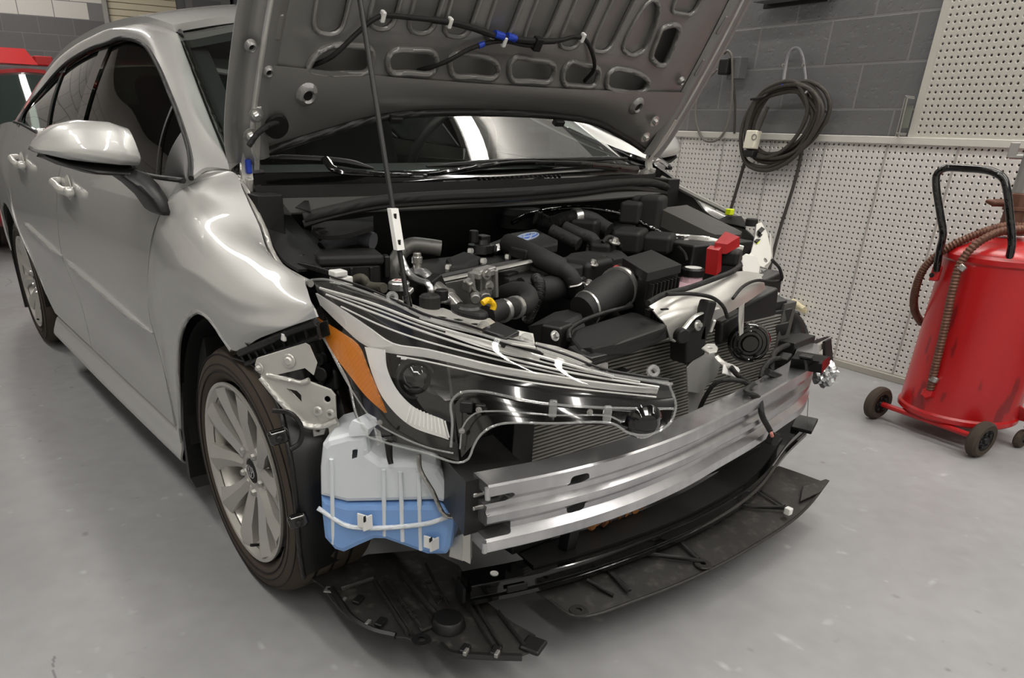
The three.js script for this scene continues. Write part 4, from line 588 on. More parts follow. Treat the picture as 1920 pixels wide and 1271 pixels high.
// ---------- right headlamp
M.clear = phy({ color: 0xe8e9e8, roughness: 0.06, clearcoat: 1, transmission: 0.8, thickness: 0 });
M.amber = phy({ color: 0xcc7600, roughness: 0.4, clearcoat: 0.2, bumpMap: tex(64, (u, v) => ((Math.floor(u * 32) + Math.floor(v * 32)) & 1 ? 255 : 60), false), bumpScale: 0.0012 });
M.drl = phy({ color: 0xe6e6e2, metalness: 0.15, roughness: 0.3, clearcoat: 1 });
{
  const hl = part('headlamp', car);
  const st = (rows, n, m, t = 0.003) => shellG(stationFn(rows, n, m), n, m, t, 1);
  // black inner housing, two lobes
  mesh('housing', st([[[-0.675,0.524,0.604], [-0.713,0.534,0.54], [-0.752,0.542,0.448], [-0.753,0.621,0.353], [-0.742,0.714,0.197]].reverse(), [[-0.651,0.629,0.551], [-0.683,0.65,0.479], [-0.713,0.658,0.39], [-0.722,0.689,0.296], [-0.716,0.734,0.178]].reverse(), [[-0.652,0.75,0.517], [-0.682,0.766,0.444], [-0.705,0.779,0.353], [-0.718,0.783,0.254], [-0.725,0.768,0.134]].reverse()], 20, 10, 0.02), M.gloss, hl);
  mesh('housing', st([[[-0.665,0.627,0.563], [-0.633,0.641,0.598], [-0.56,0.631,0.678], [-0.467,0.622,0.738], [-0.382,0.613,0.777], [-0.329,0.615,0.793]], [[-0.653,0.684,0.533], [-0.618,0.682,0.585], [-0.545,0.671,0.658], [-0.455,0.647,0.723], [-0.376,0.635,0.761], [-0.32,0.63,0.781]], [[-0.651,0.752,0.516], [-0.616,0.738,0.578], [-0.544,0.716,0.653], [-0.461,0.681,0.72], [-0.391,0.664,0.757], [-0.33,0.65,0.782]]], 24, 8, 0.02), M.gloss, hl);
  const band = (name, a, b, mat, t = 0.004) => mesh(name, sheetG([b, a], 40, 3, t), mat, hl);
  band('chrome_bezel', [[-0.744,0.761,0.216], [-0.739,0.747,0.31], [-0.729,0.728,0.39], [-0.715,0.709,0.449], [-0.685,0.709,0.515], [-0.612,0.694,0.628], [-0.535,0.681,0.696], [-0.451,0.666,0.748], [-0.371,0.653,0.784]], [[-0.744,0.741,0.233], [-0.743,0.717,0.314], [-0.734,0.694,0.382], [-0.718,0.689,0.43], [-0.682,0.693,0.511], [-0.608,0.681,0.623], [-0.529,0.668,0.692], [-0.445,0.654,0.745], [-0.367,0.642,0.779]], M.drl);
  band('light_guide', [[-0.724,0.697,0.441], [-0.729,0.667,0.454], [-0.727,0.634,0.483], [-0.716,0.61,0.524], [-0.69,0.598,0.576]].reverse(), [[-0.736,0.693,0.393], [-0.741,0.651,0.425], [-0.741,0.613,0.463], [-0.725,0.578,0.523], [-0.689,0.565,0.592]].reverse(), M.drl);
  mesh('guide_ribs', mg(Array.from({ length: 11 }, (_, i) => { const a = [[-0.722,0.613,0.519], [-0.692,0.598,0.582]], b = [[-0.732,0.585,0.52], [-0.691,0.57,0.594]], t = i / 10, p = (q) => [0, 1, 2].map((k) => lerp(q[0][k], q[1][k], t)); return sweepG([p(a), p(b)], 0.0015, 2, 5); })), M.white, hl).userData.label = 'ribbed end of the light guide';
  band('amber_reflector', [[-0.759,0.721,0.254], [-0.766,0.675,0.318], [-0.763,0.639,0.384], [-0.758,0.611,0.435], [-0.748,0.592,0.478]], [[-0.759,0.72,0.259], [-0.753,0.71,0.331], [-0.746,0.695,0.385], [-0.747,0.661,0.419], [-0.747,0.593,0.48]], M.amber, 0.006);
  for (const [p, r] of [[[[-0.741,0.773,0.231], [-0.717,0.77,0.391], [-0.678,0.752,0.505], [-0.608,0.731,0.613], [-0.522,0.703,0.698], [-0.451,0.68,0.746]], 0.0028], [[[-0.74,0.765,0.254], [-0.719,0.755,0.393], [-0.679,0.737,0.508], [-0.611,0.714,0.618], [-0.523,0.69,0.7], [-0.371,0.657,0.784]], 0.0022], [[[-0.739,0.77,0.241], [-0.717,0.762,0.392], [-0.678,0.745,0.505], [-0.61,0.723,0.616], [-0.521,0.696,0.697], [-0.404,0.668,0.767]], 0.0016], [[[-0.737,0.751,0.306], [-0.714,0.734,0.422], [-0.681,0.722,0.51], [-0.608,0.704,0.615], [-0.522,0.683,0.699]], 0.0018], [[[-0.711,0.688,0.46], [-0.685,0.688,0.517], [-0.611,0.676,0.627], [-0.533,0.664,0.697], [-0.372,0.638,0.782]], 0.0016]]) mesh('trim_line', sweepG(p, r, 60, 6), M.drl, hl);
  band('reflector_strip', [[-0.66,0.748,0.539], [-0.626,0.735,0.591], [-0.589,0.724,0.634], [-0.559,0.714,0.671]], [[-0.663,0.739,0.54], [-0.629,0.725,0.595], [-0.589,0.712,0.635], [-0.556,0.708,0.669]], M.white); 
  const pj = [-0.679,0.646,0.477], pn = [-0.62, 0.1, 0.78];
  const pr = hl;
  mesh('projector_barrel', latheG([[0.04, -0.03], [0.04, 0.012], [0.036, 0.018], [0.032, 0.018]], pj, pn, 28), M.black, pr); mesh('projector_lens', latheG([[0, 0.03], [0.012, 0.028], [0.024, 0.021], [0.033, 0.008], [0.033, 0]], pj, pn, 28), M.gloss, pr);
  for (const q of [[-0.703,0.682,0.46], [-0.707,0.67,0.459], [-0.71,0.659,0.46]]) mesh('cooling_rib', sweepG([q, [q[0] + 0.018, q[1] - 0.003, q[2] + 0.014]], 0.002, 2, 6), M.drl, pr);
  mesh('inner_shelf', sheetG([[[-0.672,0.623,0.556], [-0.634,0.635,0.6], [-0.557,0.635,0.675], [-0.371,0.617,0.779]], [[-0.675,0.64,0.502], [-0.616,0.65,0.584], [-0.543,0.642,0.66], [-0.352,0.621,0.763]]], 20, 4, 0.003), M.gloss, hl);
  // clear outer lens
  const lens = hl;
  mesh('lens_outer', quadsG(stationFn([[[-0.69,0.534,0.626], [-0.726,0.541,0.575], [-0.772,0.547,0.479], [-0.774,0.628,0.387], [-0.767,0.724,0.239]].reverse(), [[-0.686,0.649,0.597], [-0.719,0.671,0.532], [-0.754,0.679,0.447], [-0.766,0.711,0.365], [-0.767,0.754,0.233]].reverse(), [[-0.669,0.761,0.541], [-0.699,0.777,0.471], [-0.724,0.791,0.386], [-0.74,0.798,0.295], [-0.752,0.782,0.182]].reverse()], 26, 12), 26, 12, 0, 0, 0), M.lens, lens);
  mesh('lens_arm', quadsG(stationFn([[[-0.684,0.636,0.587], [-0.653,0.65,0.622], [-0.579,0.639,0.699], [-0.488,0.63,0.756], [-0.408,0.622,0.796], [-0.355,0.626,0.814]], [[-0.684,0.7,0.574], [-0.648,0.697,0.621], [-0.579,0.687,0.693], [-0.492,0.664,0.755], [-0.415,0.652,0.791], [-0.356,0.646,0.811]], [[-0.668,0.762,0.539], [-0.632,0.748,0.598], [-0.562,0.727,0.671], [-0.482,0.692,0.738], [-0.415,0.677,0.775], [-0.355,0.665,0.801]]], 30, 10), 30, 10, 0, 0, 0), M.lens, lens);
  // flanges: moulded clear edges that outline the lamp
  const fl = (p, r = 0.0036, mat = M.clear) => mesh('flange', sweepG(p, r * 0.55, 70, 6), mat, lens);
  fl([[-0.755,0.782,0.19], [-0.747,0.797,0.271], [-0.732,0.793,0.366], [-0.711,0.782,0.448], [-0.69,0.767,0.509], [-0.656,0.757,0.569], [-0.615,0.743,0.628], [-0.567,0.73,0.676], [-0.527,0.714,0.708], [-0.485,0.694,0.741], [-0.421,0.679,0.776], [-0.36,0.666,0.803]], 0.0045);
  fl([[-0.731,0.799,0.259], [-0.718,0.795,0.357], [-0.697,0.782,0.441], [-0.675,0.767,0.502], [-0.642,0.759,0.559], [-0.602,0.745,0.618], [-0.553,0.73,0.667], [-0.513,0.715,0.699], [-0.469,0.695,0.731], [-0.404,0.679,0.766], [-0.34,0.665,0.785]], 0.004, M.plastic);
  fl([[-0.755,0.782,0.19], [-0.76,0.765,0.204], [-0.77,0.725,0.245], [-0.776,0.674,0.332], [-0.776,0.628,0.394], [-0.782,0.58,0.428], [-0.78,0.547,0.466]], 0.004);
  fl([[-0.755,0.769,0.199], [-0.764,0.736,0.239], [-0.773,0.676,0.319], [-0.774,0.613,0.408], [-0.767,0.577,0.464], [-0.75,0.562,0.517], [-0.723,0.551,0.572], [-0.696,0.548,0.614]], 0.003);
  fl([[-0.78,0.547,0.466], [-0.758,0.545,0.52], [-0.728,0.543,0.578], [-0.696,0.535,0.628], [-0.683,0.544,0.641], [-0.672,0.566,0.641], [-0.659,0.59,0.648], [-0.636,0.605,0.662], [-0.563,0.611,0.724], [-0.474,0.608,0.776], [-0.45,0.591,0.793], [-0.415,0.585,0.81], [-0.373,0.601,0.82], [-0.358,0.63,0.816], [-0.366,0.665,0.801]], 0.004);
  fl([[-0.696,0.557,0.607], [-0.688,0.601,0.599], [-0.684,0.632,0.589], [-0.672,0.648,0.595], [-0.651,0.656,0.62], [-0.577,0.643,0.696], [-0.488,0.634,0.755], [-0.36,0.623,0.813]], 0.0045);
  fl([[-0.686,0.556,0.62], [-0.677,0.595,0.616], [-0.659,0.618,0.625], [-0.631,0.624,0.648], [-0.556,0.622,0.716], [-0.478,0.62,0.767], [-0.456,0.609,0.779]], 0.003);
  mesh('lower_tray', st([[[-0.681,0.538,0.619], [-0.666,0.558,0.627], [-0.628,0.596,0.649], [-0.535,0.604,0.723], [-0.452,0.6,0.772], [-0.402,0.581,0.799], [-0.358,0.595,0.809]], [[-0.664,0.618,0.572], [-0.653,0.634,0.579], [-0.635,0.641,0.6], [-0.56,0.629,0.679], [-0.467,0.62,0.738], [-0.382,0.611,0.777], [-0.332,0.613,0.793]]], 30, 5, 0.006), M.gloss, hl);
  for (const p of [[-0.557,0.633,0.711], [-0.478,0.623,0.765]]) mesh('clear_tab', boxG(p, [0.014, 0.03, 0.012], [0, -0.7, 0], 0.003), M.clear, lens);
  mesh('beacon_bulge', latheG([[0, 0.02], [0.02, 0.017], [0.032, 0.006], [0.034, 0]], [-0.408,0.602,0.789], [-0.5, -0.1, 0.85], 24), M.gloss, hl);
  const cp = [-0.663,0.626,0.606]; mesh('vent_clip', mg(boxG(cp, [0.022, 0.02, 0.014], [0, -0.8, 0]), boxG([cp[0] + 0.02, cp[1] - 0.002, cp[2] + 0.014], [0.018, 0.014, 0.012], [0, -0.8, 0])), M.plastic, hl);
  for (const p of [[-0.504,0.627,0.748], [-0.653,0.625,0.628], [-0.762,0.576,0.477], [-0.679,0.587,0.615]]) mesh('screw', boltG(p, [-0.6, 0, 0.8], 0.0032), M.steel, hl);
  for (const p of [[-0.695,0.782,0.421], [-0.608,0.749,0.577], [-0.563,0.736,0.638], [-0.375,0.681,0.768]]) mesh('fixing_ear', latheG([[0.005, 0], [0.011, 0], [0.012, 0.004], [0.011, 0.009], [0.005, 0.009]], p, [-0.4, 0.6, 0.7], 18), M.clear, lens);
  mesh('rear_bracket', sheetG([[[-0.769,0.615,0.382], [-0.775,0.566,0.415], [-0.772,0.545,0.451]], [[-0.751,0.605,0.384], [-0.753,0.568,0.421], [-0.738,0.547,0.481]]], 12, 4, 0.004), M.plastic, hl);
  mesh('aim_screw', mg(sweepG([[-0.749,0.538,0.485], [-0.748,0.505,0.487], [-0.749,0.495,0.493]], (t) => lerp(0.008, 0.005, t), 8, 8)), M.black, hl);
  mesh('clear_tab', plateG([[-0.77,0.566,0.468], [-0.766,0.562,0.483], [-0.767,0.543,0.495], [-0.774,0.534,0.488]], [-0.9, 0, 0.4], 0.003), M.clear, lens);
}
// ---------- washer bottle
{
  const wb = part('washer_bottle', car), nrm = [-0.78, 0.05, 0.62];
  M.jug = phy({ color: 0xe4eaee, roughness: 0.4, transmission: 0.12, thickness: 0, clearcoat: 0.3 });
  M.fluid = phy({ color: 0x779fd6, roughness: 0.3, clearcoat: 0.4, clearcoatRoughness: 0.3 });
  const up = [[-0.84,0.401,0.37], [-0.84,0.462,0.376], [-0.84,0.514,0.389], [-0.831,0.526,0.397], [-0.805,0.54,0.425], [-0.775,0.545,0.452], [-0.772,0.505,0.452], [-0.756,0.49,0.464], [-0.708,0.495,0.515], [-0.675,0.483,0.542], [-0.662,0.455,0.552], [-0.651,0.405,0.563], [-0.68,0.411,0.532], [-0.731,0.402,0.484], [-0.802,0.39,0.41]];
  mesh('jug', plateG(up, nrm, 0.13, [[[-0.805,0.52,0.423], [-0.781,0.527,0.446], [-0.781,0.486,0.443], [-0.802,0.478,0.418]]], 0.012), M.jug, wb);
  mesh('fluid', plateG([[-0.84,0.398,0.37], [-0.802,0.388,0.41], [-0.731,0.4,0.484], [-0.68,0.409,0.532], [-0.65,0.401,0.563], [-0.65,0.364,0.565], [-0.657,0.314,0.563], [-0.664,0.295,0.556], [-0.691,0.29,0.528], [-0.712,0.3,0.502], [-0.747,0.315,0.462], [-0.763,0.313,0.447], [-0.785,0.292,0.42], [-0.805,0.272,0.396], [-0.818,0.277,0.38], [-0.833,0.304,0.365], [-0.839,0.365,0.368]], nrm, 0.13, [], 0.012), M.fluid, wb);
  const out = (p) => [p[0] + nrm[0] * 0.012, p[1], p[2] + nrm[2] * 0.012];
  mesh('seam', sweepG([[-0.841,0.376,0.364], [-0.821,0.357,0.381], [-0.802,0.343,0.406], [-0.773,0.344,0.441], [-0.72,0.356,0.495], [-0.683,0.371,0.534], [-0.648,0.396,0.566]].map(out).map((p) => [p[0] + 0.006, p[1], p[2] - 0.003]), 0.005, 50, 8), M.jug, wb);
  mesh('neck', loftG([[[-0.799,0.54,0.428], [-0.774,0.545,0.454]], [[-0.799,0.559,0.428], [-0.774,0.557,0.455]], [[-0.794,0.572,0.432], [-0.779,0.567,0.449]]].map(([a, b]) => [a, b, [b[0] + 0.05, b[1], b[2] - 0.02], [a[0] + 0.05, a[1], a[2] - 0.02]])), M.jug, wb);
  mesh('grip_bar', sweepG([out([-0.805,0.518,0.423]), out([-0.781,0.511,0.444])].map((p) => [p[0] + 0.02, p[1], p[2] - 0.01]), 0.005, 3, 8), M.jug, wb);
  for (const [a, b] of [[[-0.75,0.475,0.469], [-0.747,0.325,0.462]], [[-0.726,0.472,0.491], [-0.723,0.318,0.491]], [[-0.7,0.472,0.514], [-0.697,0.302,0.517]], [[-0.823,0.489,0.399], [-0.82,0.292,0.381]]]) mesh('rib', sweepG([a, b].map((p) => [p[0] - 0.001, p[1], p[2]]), 0.0045, 3, 8), M.jug, wb);
  const tabAt = (p, w, h) => mesh('tab', mg(boxG([p[0] - 0.012, p[1], p[2] + 0.006], [w, h, 0.004], [0, -1.15, 0], 0.001), boxG([p[0] - 0.008, p[1], p[2] + 0.006 + w * 0.4], [0.022, h, 0.004], [0, 0.1, 0], 0.001)), M.white, wb);
  tabAt([-0.774,0.362,0.439], 0.026, 0.03); tabAt([-0.682,0.329,0.536], 0.026, 0.026);
  mesh('tab_hole', boxG([-0.796,0.381,0.469], [0.002, 0.012, 0.006], [0, -1.15, 0], 0), M.black, wb); mesh('tab_hole', boxG([-0.703,0.347,0.558], [0.002, 0.008, 0.009], [0, -1.15, 0], 0), M.black, wb);
  mesh('support_rod', sweepG([[-0.716,0.522,0.536], [-0.716,0.494,0.541], [-0.7,0.45,0.56], [-0.69,0.415,0.571], [-0.682,0.402,0.577], [-0.66,0.395,0.585]], 0.0045, 40, 8), M.steel, car);
  mesh('support_plate', plateG([[-0.691,0.488,0.461], [-0.649,0.489,0.493], [-0.648,0.438,0.505], [-0.649,0.423,0.496], [-0.685,0.455,0.463]], [-0.8, 0.2, 0.5], 0.004, [ring3([-0.654,0.456,0.488], [-0.8, 0.2, 0.5], 0.005)]), M.silver, car);
}
// ---------- fender bracket, bumper retainer and liner by the right wheel
{
  const n = [-0.8, 0.1, 0.55];
  const br = part('fender_bracket', car);
  mesh('upper_arm', loftG([[[-0.889,0.658,0.242], [-0.893,0.645,0.239], [-0.883,0.62,0.251], [-0.876,0.627,0.259]], [[-0.859,0.673,0.272], [-0.862,0.656,0.27], [-0.856,0.633,0.281], [-0.849,0.642,0.287]], [[-0.821,0.695,0.315], [-0.823,0.677,0.312], [-0.825,0.647,0.315], [-0.814,0.662,0.324]], [[-0.816,0.69,0.321], [-0.817,0.674,0.321], [-0.814,0.634,0.327], [-0.807,0.659,0.332]]].map((r) => [r[0], r[3], r[2], r[1]]), true, 0.4), M.silver, br);
  mesh('upper_plate', plateG([[-0.888,0.658,0.24], [-0.818,0.693,0.309], [-0.813,0.689,0.315], [-0.805,0.658,0.325], [-0.811,0.632,0.321], [-0.82,0.644,0.31], [-0.828,0.646,0.301], [-0.877,0.626,0.253], [-0.882,0.62,0.249]], n, 0.006, [], 0.003), M.silver, br);
  mesh('boss', latheG([[0, 0.004], [0.006, 0.004], [0.0085, 0.001], [0.0125, 0.001], [0.014, -0.002]], [-0.847,0.658,0.291], n, 20), M.silver, br);
  mesh('web', plateG([[-0.888,0.624,0.246], [-0.877,0.625,0.258], [-0.833,0.618,0.302], [-0.821,0.622,0.313], [-0.81,0.616,0.326], [-0.79,0.607,0.348], [-0.784,0.596,0.354], [-0.786,0.548,0.356], [-0.783,0.54,0.36], [-0.785,0.516,0.358], [-0.798,0.512,0.345], [-0.799,0.527,0.344], [-0.81,0.532,0.332], [-0.833,0.534,0.309], [-0.842,0.544,0.299], [-0.884,0.613,0.25]], n, 0.006, [[[-0.854,0.605,0.281], [-0.837,0.602,0.3], [-0.831,0.593,0.307], [-0.831,0.576,0.308], [-0.834,0.573,0.304]], ring3([-0.796,0.587,0.342], n, 0.006)], 0.0025), M.silver, br);
  mesh('web_rib', sweepG([[-0.888,0.622,0.25], [-0.868,0.584,0.273], [-0.844,0.545,0.3], [-0.834,0.533,0.312], [-0.812,0.531,0.335], [-0.786,0.547,0.359]], 0.006, 40, 8), M.silver, br);
  mesh('web_rib', sweepG([[-0.878,0.627,0.256], [-0.849,0.621,0.288], [-0.831,0.617,0.307], [-0.82,0.624,0.319]], 0.005, 24, 8), M.silver, br);
  mesh('foot', plateG([[-0.818,0.525,0.312], [-0.818,0.503,0.314], [-0.803,0.511,0.331], [-0.8,0.528,0.336]], n, 0.005, [ring3([-0.81,0.52,0.32], n, 0.005)]), M.silver, br);
  for (const p of [[-0.814,0.564,0.335], [-0.796,0.56,0.352]]) mesh('weld_nut', latheG([[0.004, 0.004], [0.008, 0.004], [0.01, 0]], p, n, 14), M.silver, br);
  mesh('bolt', boltG([-0.888,0.641,0.25], [-1, 0, 0.3], 0.006), M.silver, br);
  for (const p of [[-0.789,0.523,0.352]]) mesh('hole', cylG(p, n, 0.006, 0.002), M.black, br);
  const rt = part('bumper_retainer', car), a = [[-0.86,0.624,0.08], [-0.845,0.671,0.191], [-0.82,0.707,0.265], [-0.798,0.732,0.322]], b = [[-0.85,0.6,0.084], [-0.835,0.645,0.189], [-0.81,0.677,0.258], [-0.79,0.702,0.315]];
  mesh('upper_rail', sweepG(a, 0.008, 30, 8), M.plastic, rt); mesh('lower_rail', sweepG(b, 0.006, 30, 8), M.plastic, rt); mesh('back', sheetG([b.map((p) => [p[0] + 0.02, p[1], p[2]]), a.map((p) => [p[0] + 0.02, p[1], p[2]])], 20, 3), M.black, rt);
  const A = poly3(a, 8), B = poly3(b, 8); for (let k = 0; k <= 8; k++) mesh('rib', sweepG([A[k], B[k]], 0.0035, 2, 6), M.plastic, rt);
  mesh('clip', boxG([-0.832,0.692,0.245], [0.008, 0.016, 0.014]), M.white, rt);
  const lb = part('lamp_bracket', car);
  mesh('post', sweepG([[-0.77,0.703,0.242], [-0.75,0.657,0.233], [-0.735,0.608,0.227], [-0.73,0.582,0.237]], 0.02, 24, 10), M.plastic, lb); mesh('eye', latheG([[0.012, 0.02], [0.022, 0.02], [0.024, 0], [0.022, -0.03]], [-0.77,0.613,0.27], n, 20), M.gloss, lb); mesh('eye_hole', cylG([-0.787,0.625,0.304], n, 0.014, 0.003), M.black, lb); mesh('eye', latheG([[0.006, 0.012], [0.013, 0.012], [0.015, 0]], [-0.77,0.646,0.272], n, 18), M.plastic, lb); mesh('cup', boxG([-0.74,0.6,0.258], [0.05, 0.05, 0.05], [0, 0.6, 0], 0.012), M.plastic, lb);
  const ln = part('front_liner', car);
  const le = [[-0.863,0.605,0.03], [-0.848,0.602,0.13], [-0.844,0.551,0.215], [-0.871,0.482,0.315], [-0.87,0.367,0.325], [-0.86,0.25,0.3], [-0.838,0.15,0.26]];
  mesh('panel', sheetG([le, le.map((p, i) => [p[0] + 0.035, p[1] + 0.01, p[2] + 0.006]), le.map((p, i) => [p[0] + 0.13, p[1] + 0.02, p[2] + 0.004])], 40, 12, 0.004), M.plastic, ln);
  mesh('flange', sweepG(le.slice(1), 0.006, 40, 8), M.plastic, ln);
  for (const p of [[-0.894,0.527,0.325], [-0.876,0.345,0.34]]) { mesh('clip_seat', boxG(p, [0.04, 0.03, 0.02], [0, -0.3, 0.2], 0.008), M.gloss, ln); mesh('clip', boltG([p[0] - 0.002, p[1], p[2] + 0.01], [-0.5, 0, 0.85], 0.006), M.plastic, ln); }
  mesh('rib', sweepG([[-0.894,0.574,0.31], [-0.873,0.574,0.34], [-0.858,0.547,0.35], [-0.864,0.515,0.35], [-0.881,0.504,0.345]], 0.005, 24, 8), M.plastic, ln);
}
// ---------- bumper beams
{
  const plan = [[-0.705, 0.724], [-0.56, 0.753], [-0.41, 0.768], [-0.22, 0.764], [-0.05, 0.743], [0.095, 0.724], [0.287, 0.688], [0.41, 0.664], [0.53, 0.615], [0.63, 0.56]];
  const sec = [[-0.055, 0.532], [-0.002, 0.532], [0.002, 0.529], [0.002, 0.506], [-0.012, 0.492], [-0.012, 0.481], [0, 0.473], [0, 0.459], [-0.012, 0.446], [-0.012, 0.435], [0.002, 0.423], [0.002, 0.403], [-0.002, 0.399], [-0.055, 0.399]];
  const along = (pl, sc, n) => { const c = new THREE.CatmullRomCurve3(pl.map((p) => new THREE.Vector3(p[0], p[2] || 0, p[1])), false, 'centripetal'), R = []; for (let i = 0; i <= n; i++) { const p = c.getPointAt(i / n), t = c.getTangentAt(i / n), l = Math.hypot(t.x, t.z), nx = -t.z / l * -1, N = [-t.z / l, t.x / l]; R.push(sc.map(([d, y]) => [p.x + N[0] * d, y + p.y, p.z + N[1] * d])); } return R; };
  const bm = part('bumper_beam', car);
  const aluTex = tex(256, (u, v) => { const k = 200 + (fbm(u, v, 8, 4) - 0.5) * 60 + (vn(u * 4, v * 128, 128) - 0.5) * 14; return [k, k, k + 2]; });
  M.beam = std({ map: aluTex, metalness: 0.9, roughness: 0.24 });
  { // oval slots and open end notches cut into the extrusion
    const cut = (x0, x1, y, h, z0) => { const r = h * 0.9, sh = new THREE.Shape(); sh.moveTo(x0 + r, y - h); sh.lineTo(x1 - r, y - h); sh.quadraticCurveTo(x1, y - h, x1, y - h + r); sh.lineTo(x1, y + h - r); sh.quadraticCurveTo(x1, y + h, x1 - r, y + h); sh.lineTo(x0 + r, y + h); sh.quadraticCurveTo(x0, y + h, x0, y + h - r); sh.lineTo(x0, y - h + r); sh.quadraticCurveTo(x0, y - h, x0 + r, y - h); const g = new THREE.ExtrudeGeometry(sh, { depth: 0.2, bevelEnabled: false, curveSegments: 5 }); g.translate(0, 0, z0); return flat(g); };
    let A = new Brush(flat(loftG(along(plan, sec, 60), true, 0.35))); const ev = new Evaluator(); ev.attributes = ['position', 'normal', 'uv']; A.updateMatrixWorld();
    for (const c of [[-0.545, -0.503, 0.506, 0.0115, 0.71], [-0.534, -0.492, 0.446, 0.0115, 0.71], [-0.76, -0.655, 0.501, 0.0105, 0.68], [-0.76, -0.65, 0.44, 0.0125, 0.68]]) { const B = new Brush(cut(...c)); B.updateMatrixWorld(); A = ev.evaluate(A, B, SUBTRACTION); A.updateMatrixWorld(); }
    const g = A.geometry.index ? A.geometry.toNonIndexed() : A.geometry; g.clearGroups(); mesh('extrusion', g, M.beam, bm);
  }
  mesh('end_lip', sweepG([[-0.706, 0.528, 0.722], [-0.706, 0.506, 0.724]], 0.005, 3, 8), M.alu, bm); mesh('end_lip', sweepG([[-0.706, 0.422, 0.722], [-0.706, 0.402, 0.722]], 0.005, 3, 8), M.alu, bm); mesh('end_lip', sweepG([[-0.7, 0.475, 0.72], [-0.7, 0.458, 0.72]], 0.004, 3, 8), M.alu, bm);
  const cb = part('crash_box', car);
  mesh('box', loftG([[[-0.725, 0.425, 0.688], [-0.6, 0.425, 0.7], [-0.6, 0.53, 0.7], [-0.725, 0.53, 0.688]], [[-0.64, 0.4, 0.49], [-0.5, 0.4, 0.49], [-0.5, 0.495, 0.49], [-0.64, 0.495, 0.49]]]), M.plastic, cb); mesh('box', boxG([0.57, 0.475, 0.47], [0.13, 0.15, 0.16], [0, 0.1, 0], 0.004), M.plastic, cb);
  for (const y of [0.5, 0.475]) mesh('slot', boxG([-0.675, y, 0.692], [0.07, 0.008, 0.008], [0, -0.1, 0], 0.003), M.steel, cb);
  mesh('tow_bracket', loftG([[[-0.64,0.361,0.577], [-0.63,0.363,0.588]], [[-0.64,0.289,0.58], [-0.63,0.282,0.592]]].map(([a, b]) => [a, b, [b[0] + 0.02, b[1], b[2] - 0.02], [a[0] + 0.02, a[1], a[2] - 0.02]])), M.silver, cb); mesh('tow_plate', plateG([[-0.64,0.318,0.539], [-0.63,0.34,0.565], [-0.63,0.276,0.568], [-0.645,0.276,0.538]], [-0.5, 0.3, 0.8], 0.004), M.silver, cb);
  mesh('rail_arm', sweepG([[-0.62, 0.42, 0.5], [-0.6, 0.42, 0.2], [-0.6, 0.45, -0.1]], 0.05, 10, 8), M.black, cb); mesh('rail_arm', sweepG([[0.58, 0.42, 0.42], [0.58, 0.42, 0.2], [0.58, 0.45, -0.1]], 0.05, 10, 8), M.black, cb);
  const lbm = part('lower_beam', car), lp = [[-0.6, 0.562, 0], [-0.45, 0.605, 0], [-0.25, 0.638, 0], [0.026, 0.653, 0], [0.25, 0.64, 0.004], [0.421, 0.606, 0.008], [0.6, 0.56, 0.04], [0.74, 0.54, 0.066]];
  mesh('tube', loftG(along(lp, [[-0.06, 0.2], [-0.002, 0.2], [0, 0.198], [0, 0.188], [-0.006, 0.185], [-0.006, 0.165], [0, 0.162], [0, 0.152], [-0.002, 0.15], [-0.06, 0.15]], 40), true, 0.35), M.gloss, lbm);
  mesh('end_opening', boxG([-0.606, 0.175, 0.533], [0.006, 0.036, 0.04], [0, -0.27, 0], 0), M.black, lbm); mesh('slot', boxG([-0.5, 0.176, 0.594], [0.05, 0.018, 0.006], [0, -0.27, 0], 0.003), M.black, lbm); mesh('hole', cylG([-0.53, 0.2, 0.552], [0, 1, 0], 0.009, 0.001), M.white, lbm);
  mesh('top_plate', loftG(along(lp.slice(1, 7), [[-0.1, 0.206], [-0.02, 0.206], [-0.02, 0.2], [-0.1, 0.2]], 30), true), M.plastic, lbm);
  for (const x of [-0.33, 0.66]) mesh('strut', boxG([x, 0.3, 0.58 - Math.max(0, x) * 0.18], [0.03, 0.22, 0.03], [0.1, 0, 0]), M.plastic, lbm);
  mesh('end_bracket', boxG([0.7,0.268,0.544], [0.07, 0.014, 0.06], [0, 0.3, 0.3], 0.003), M.plastic, lbm);
}
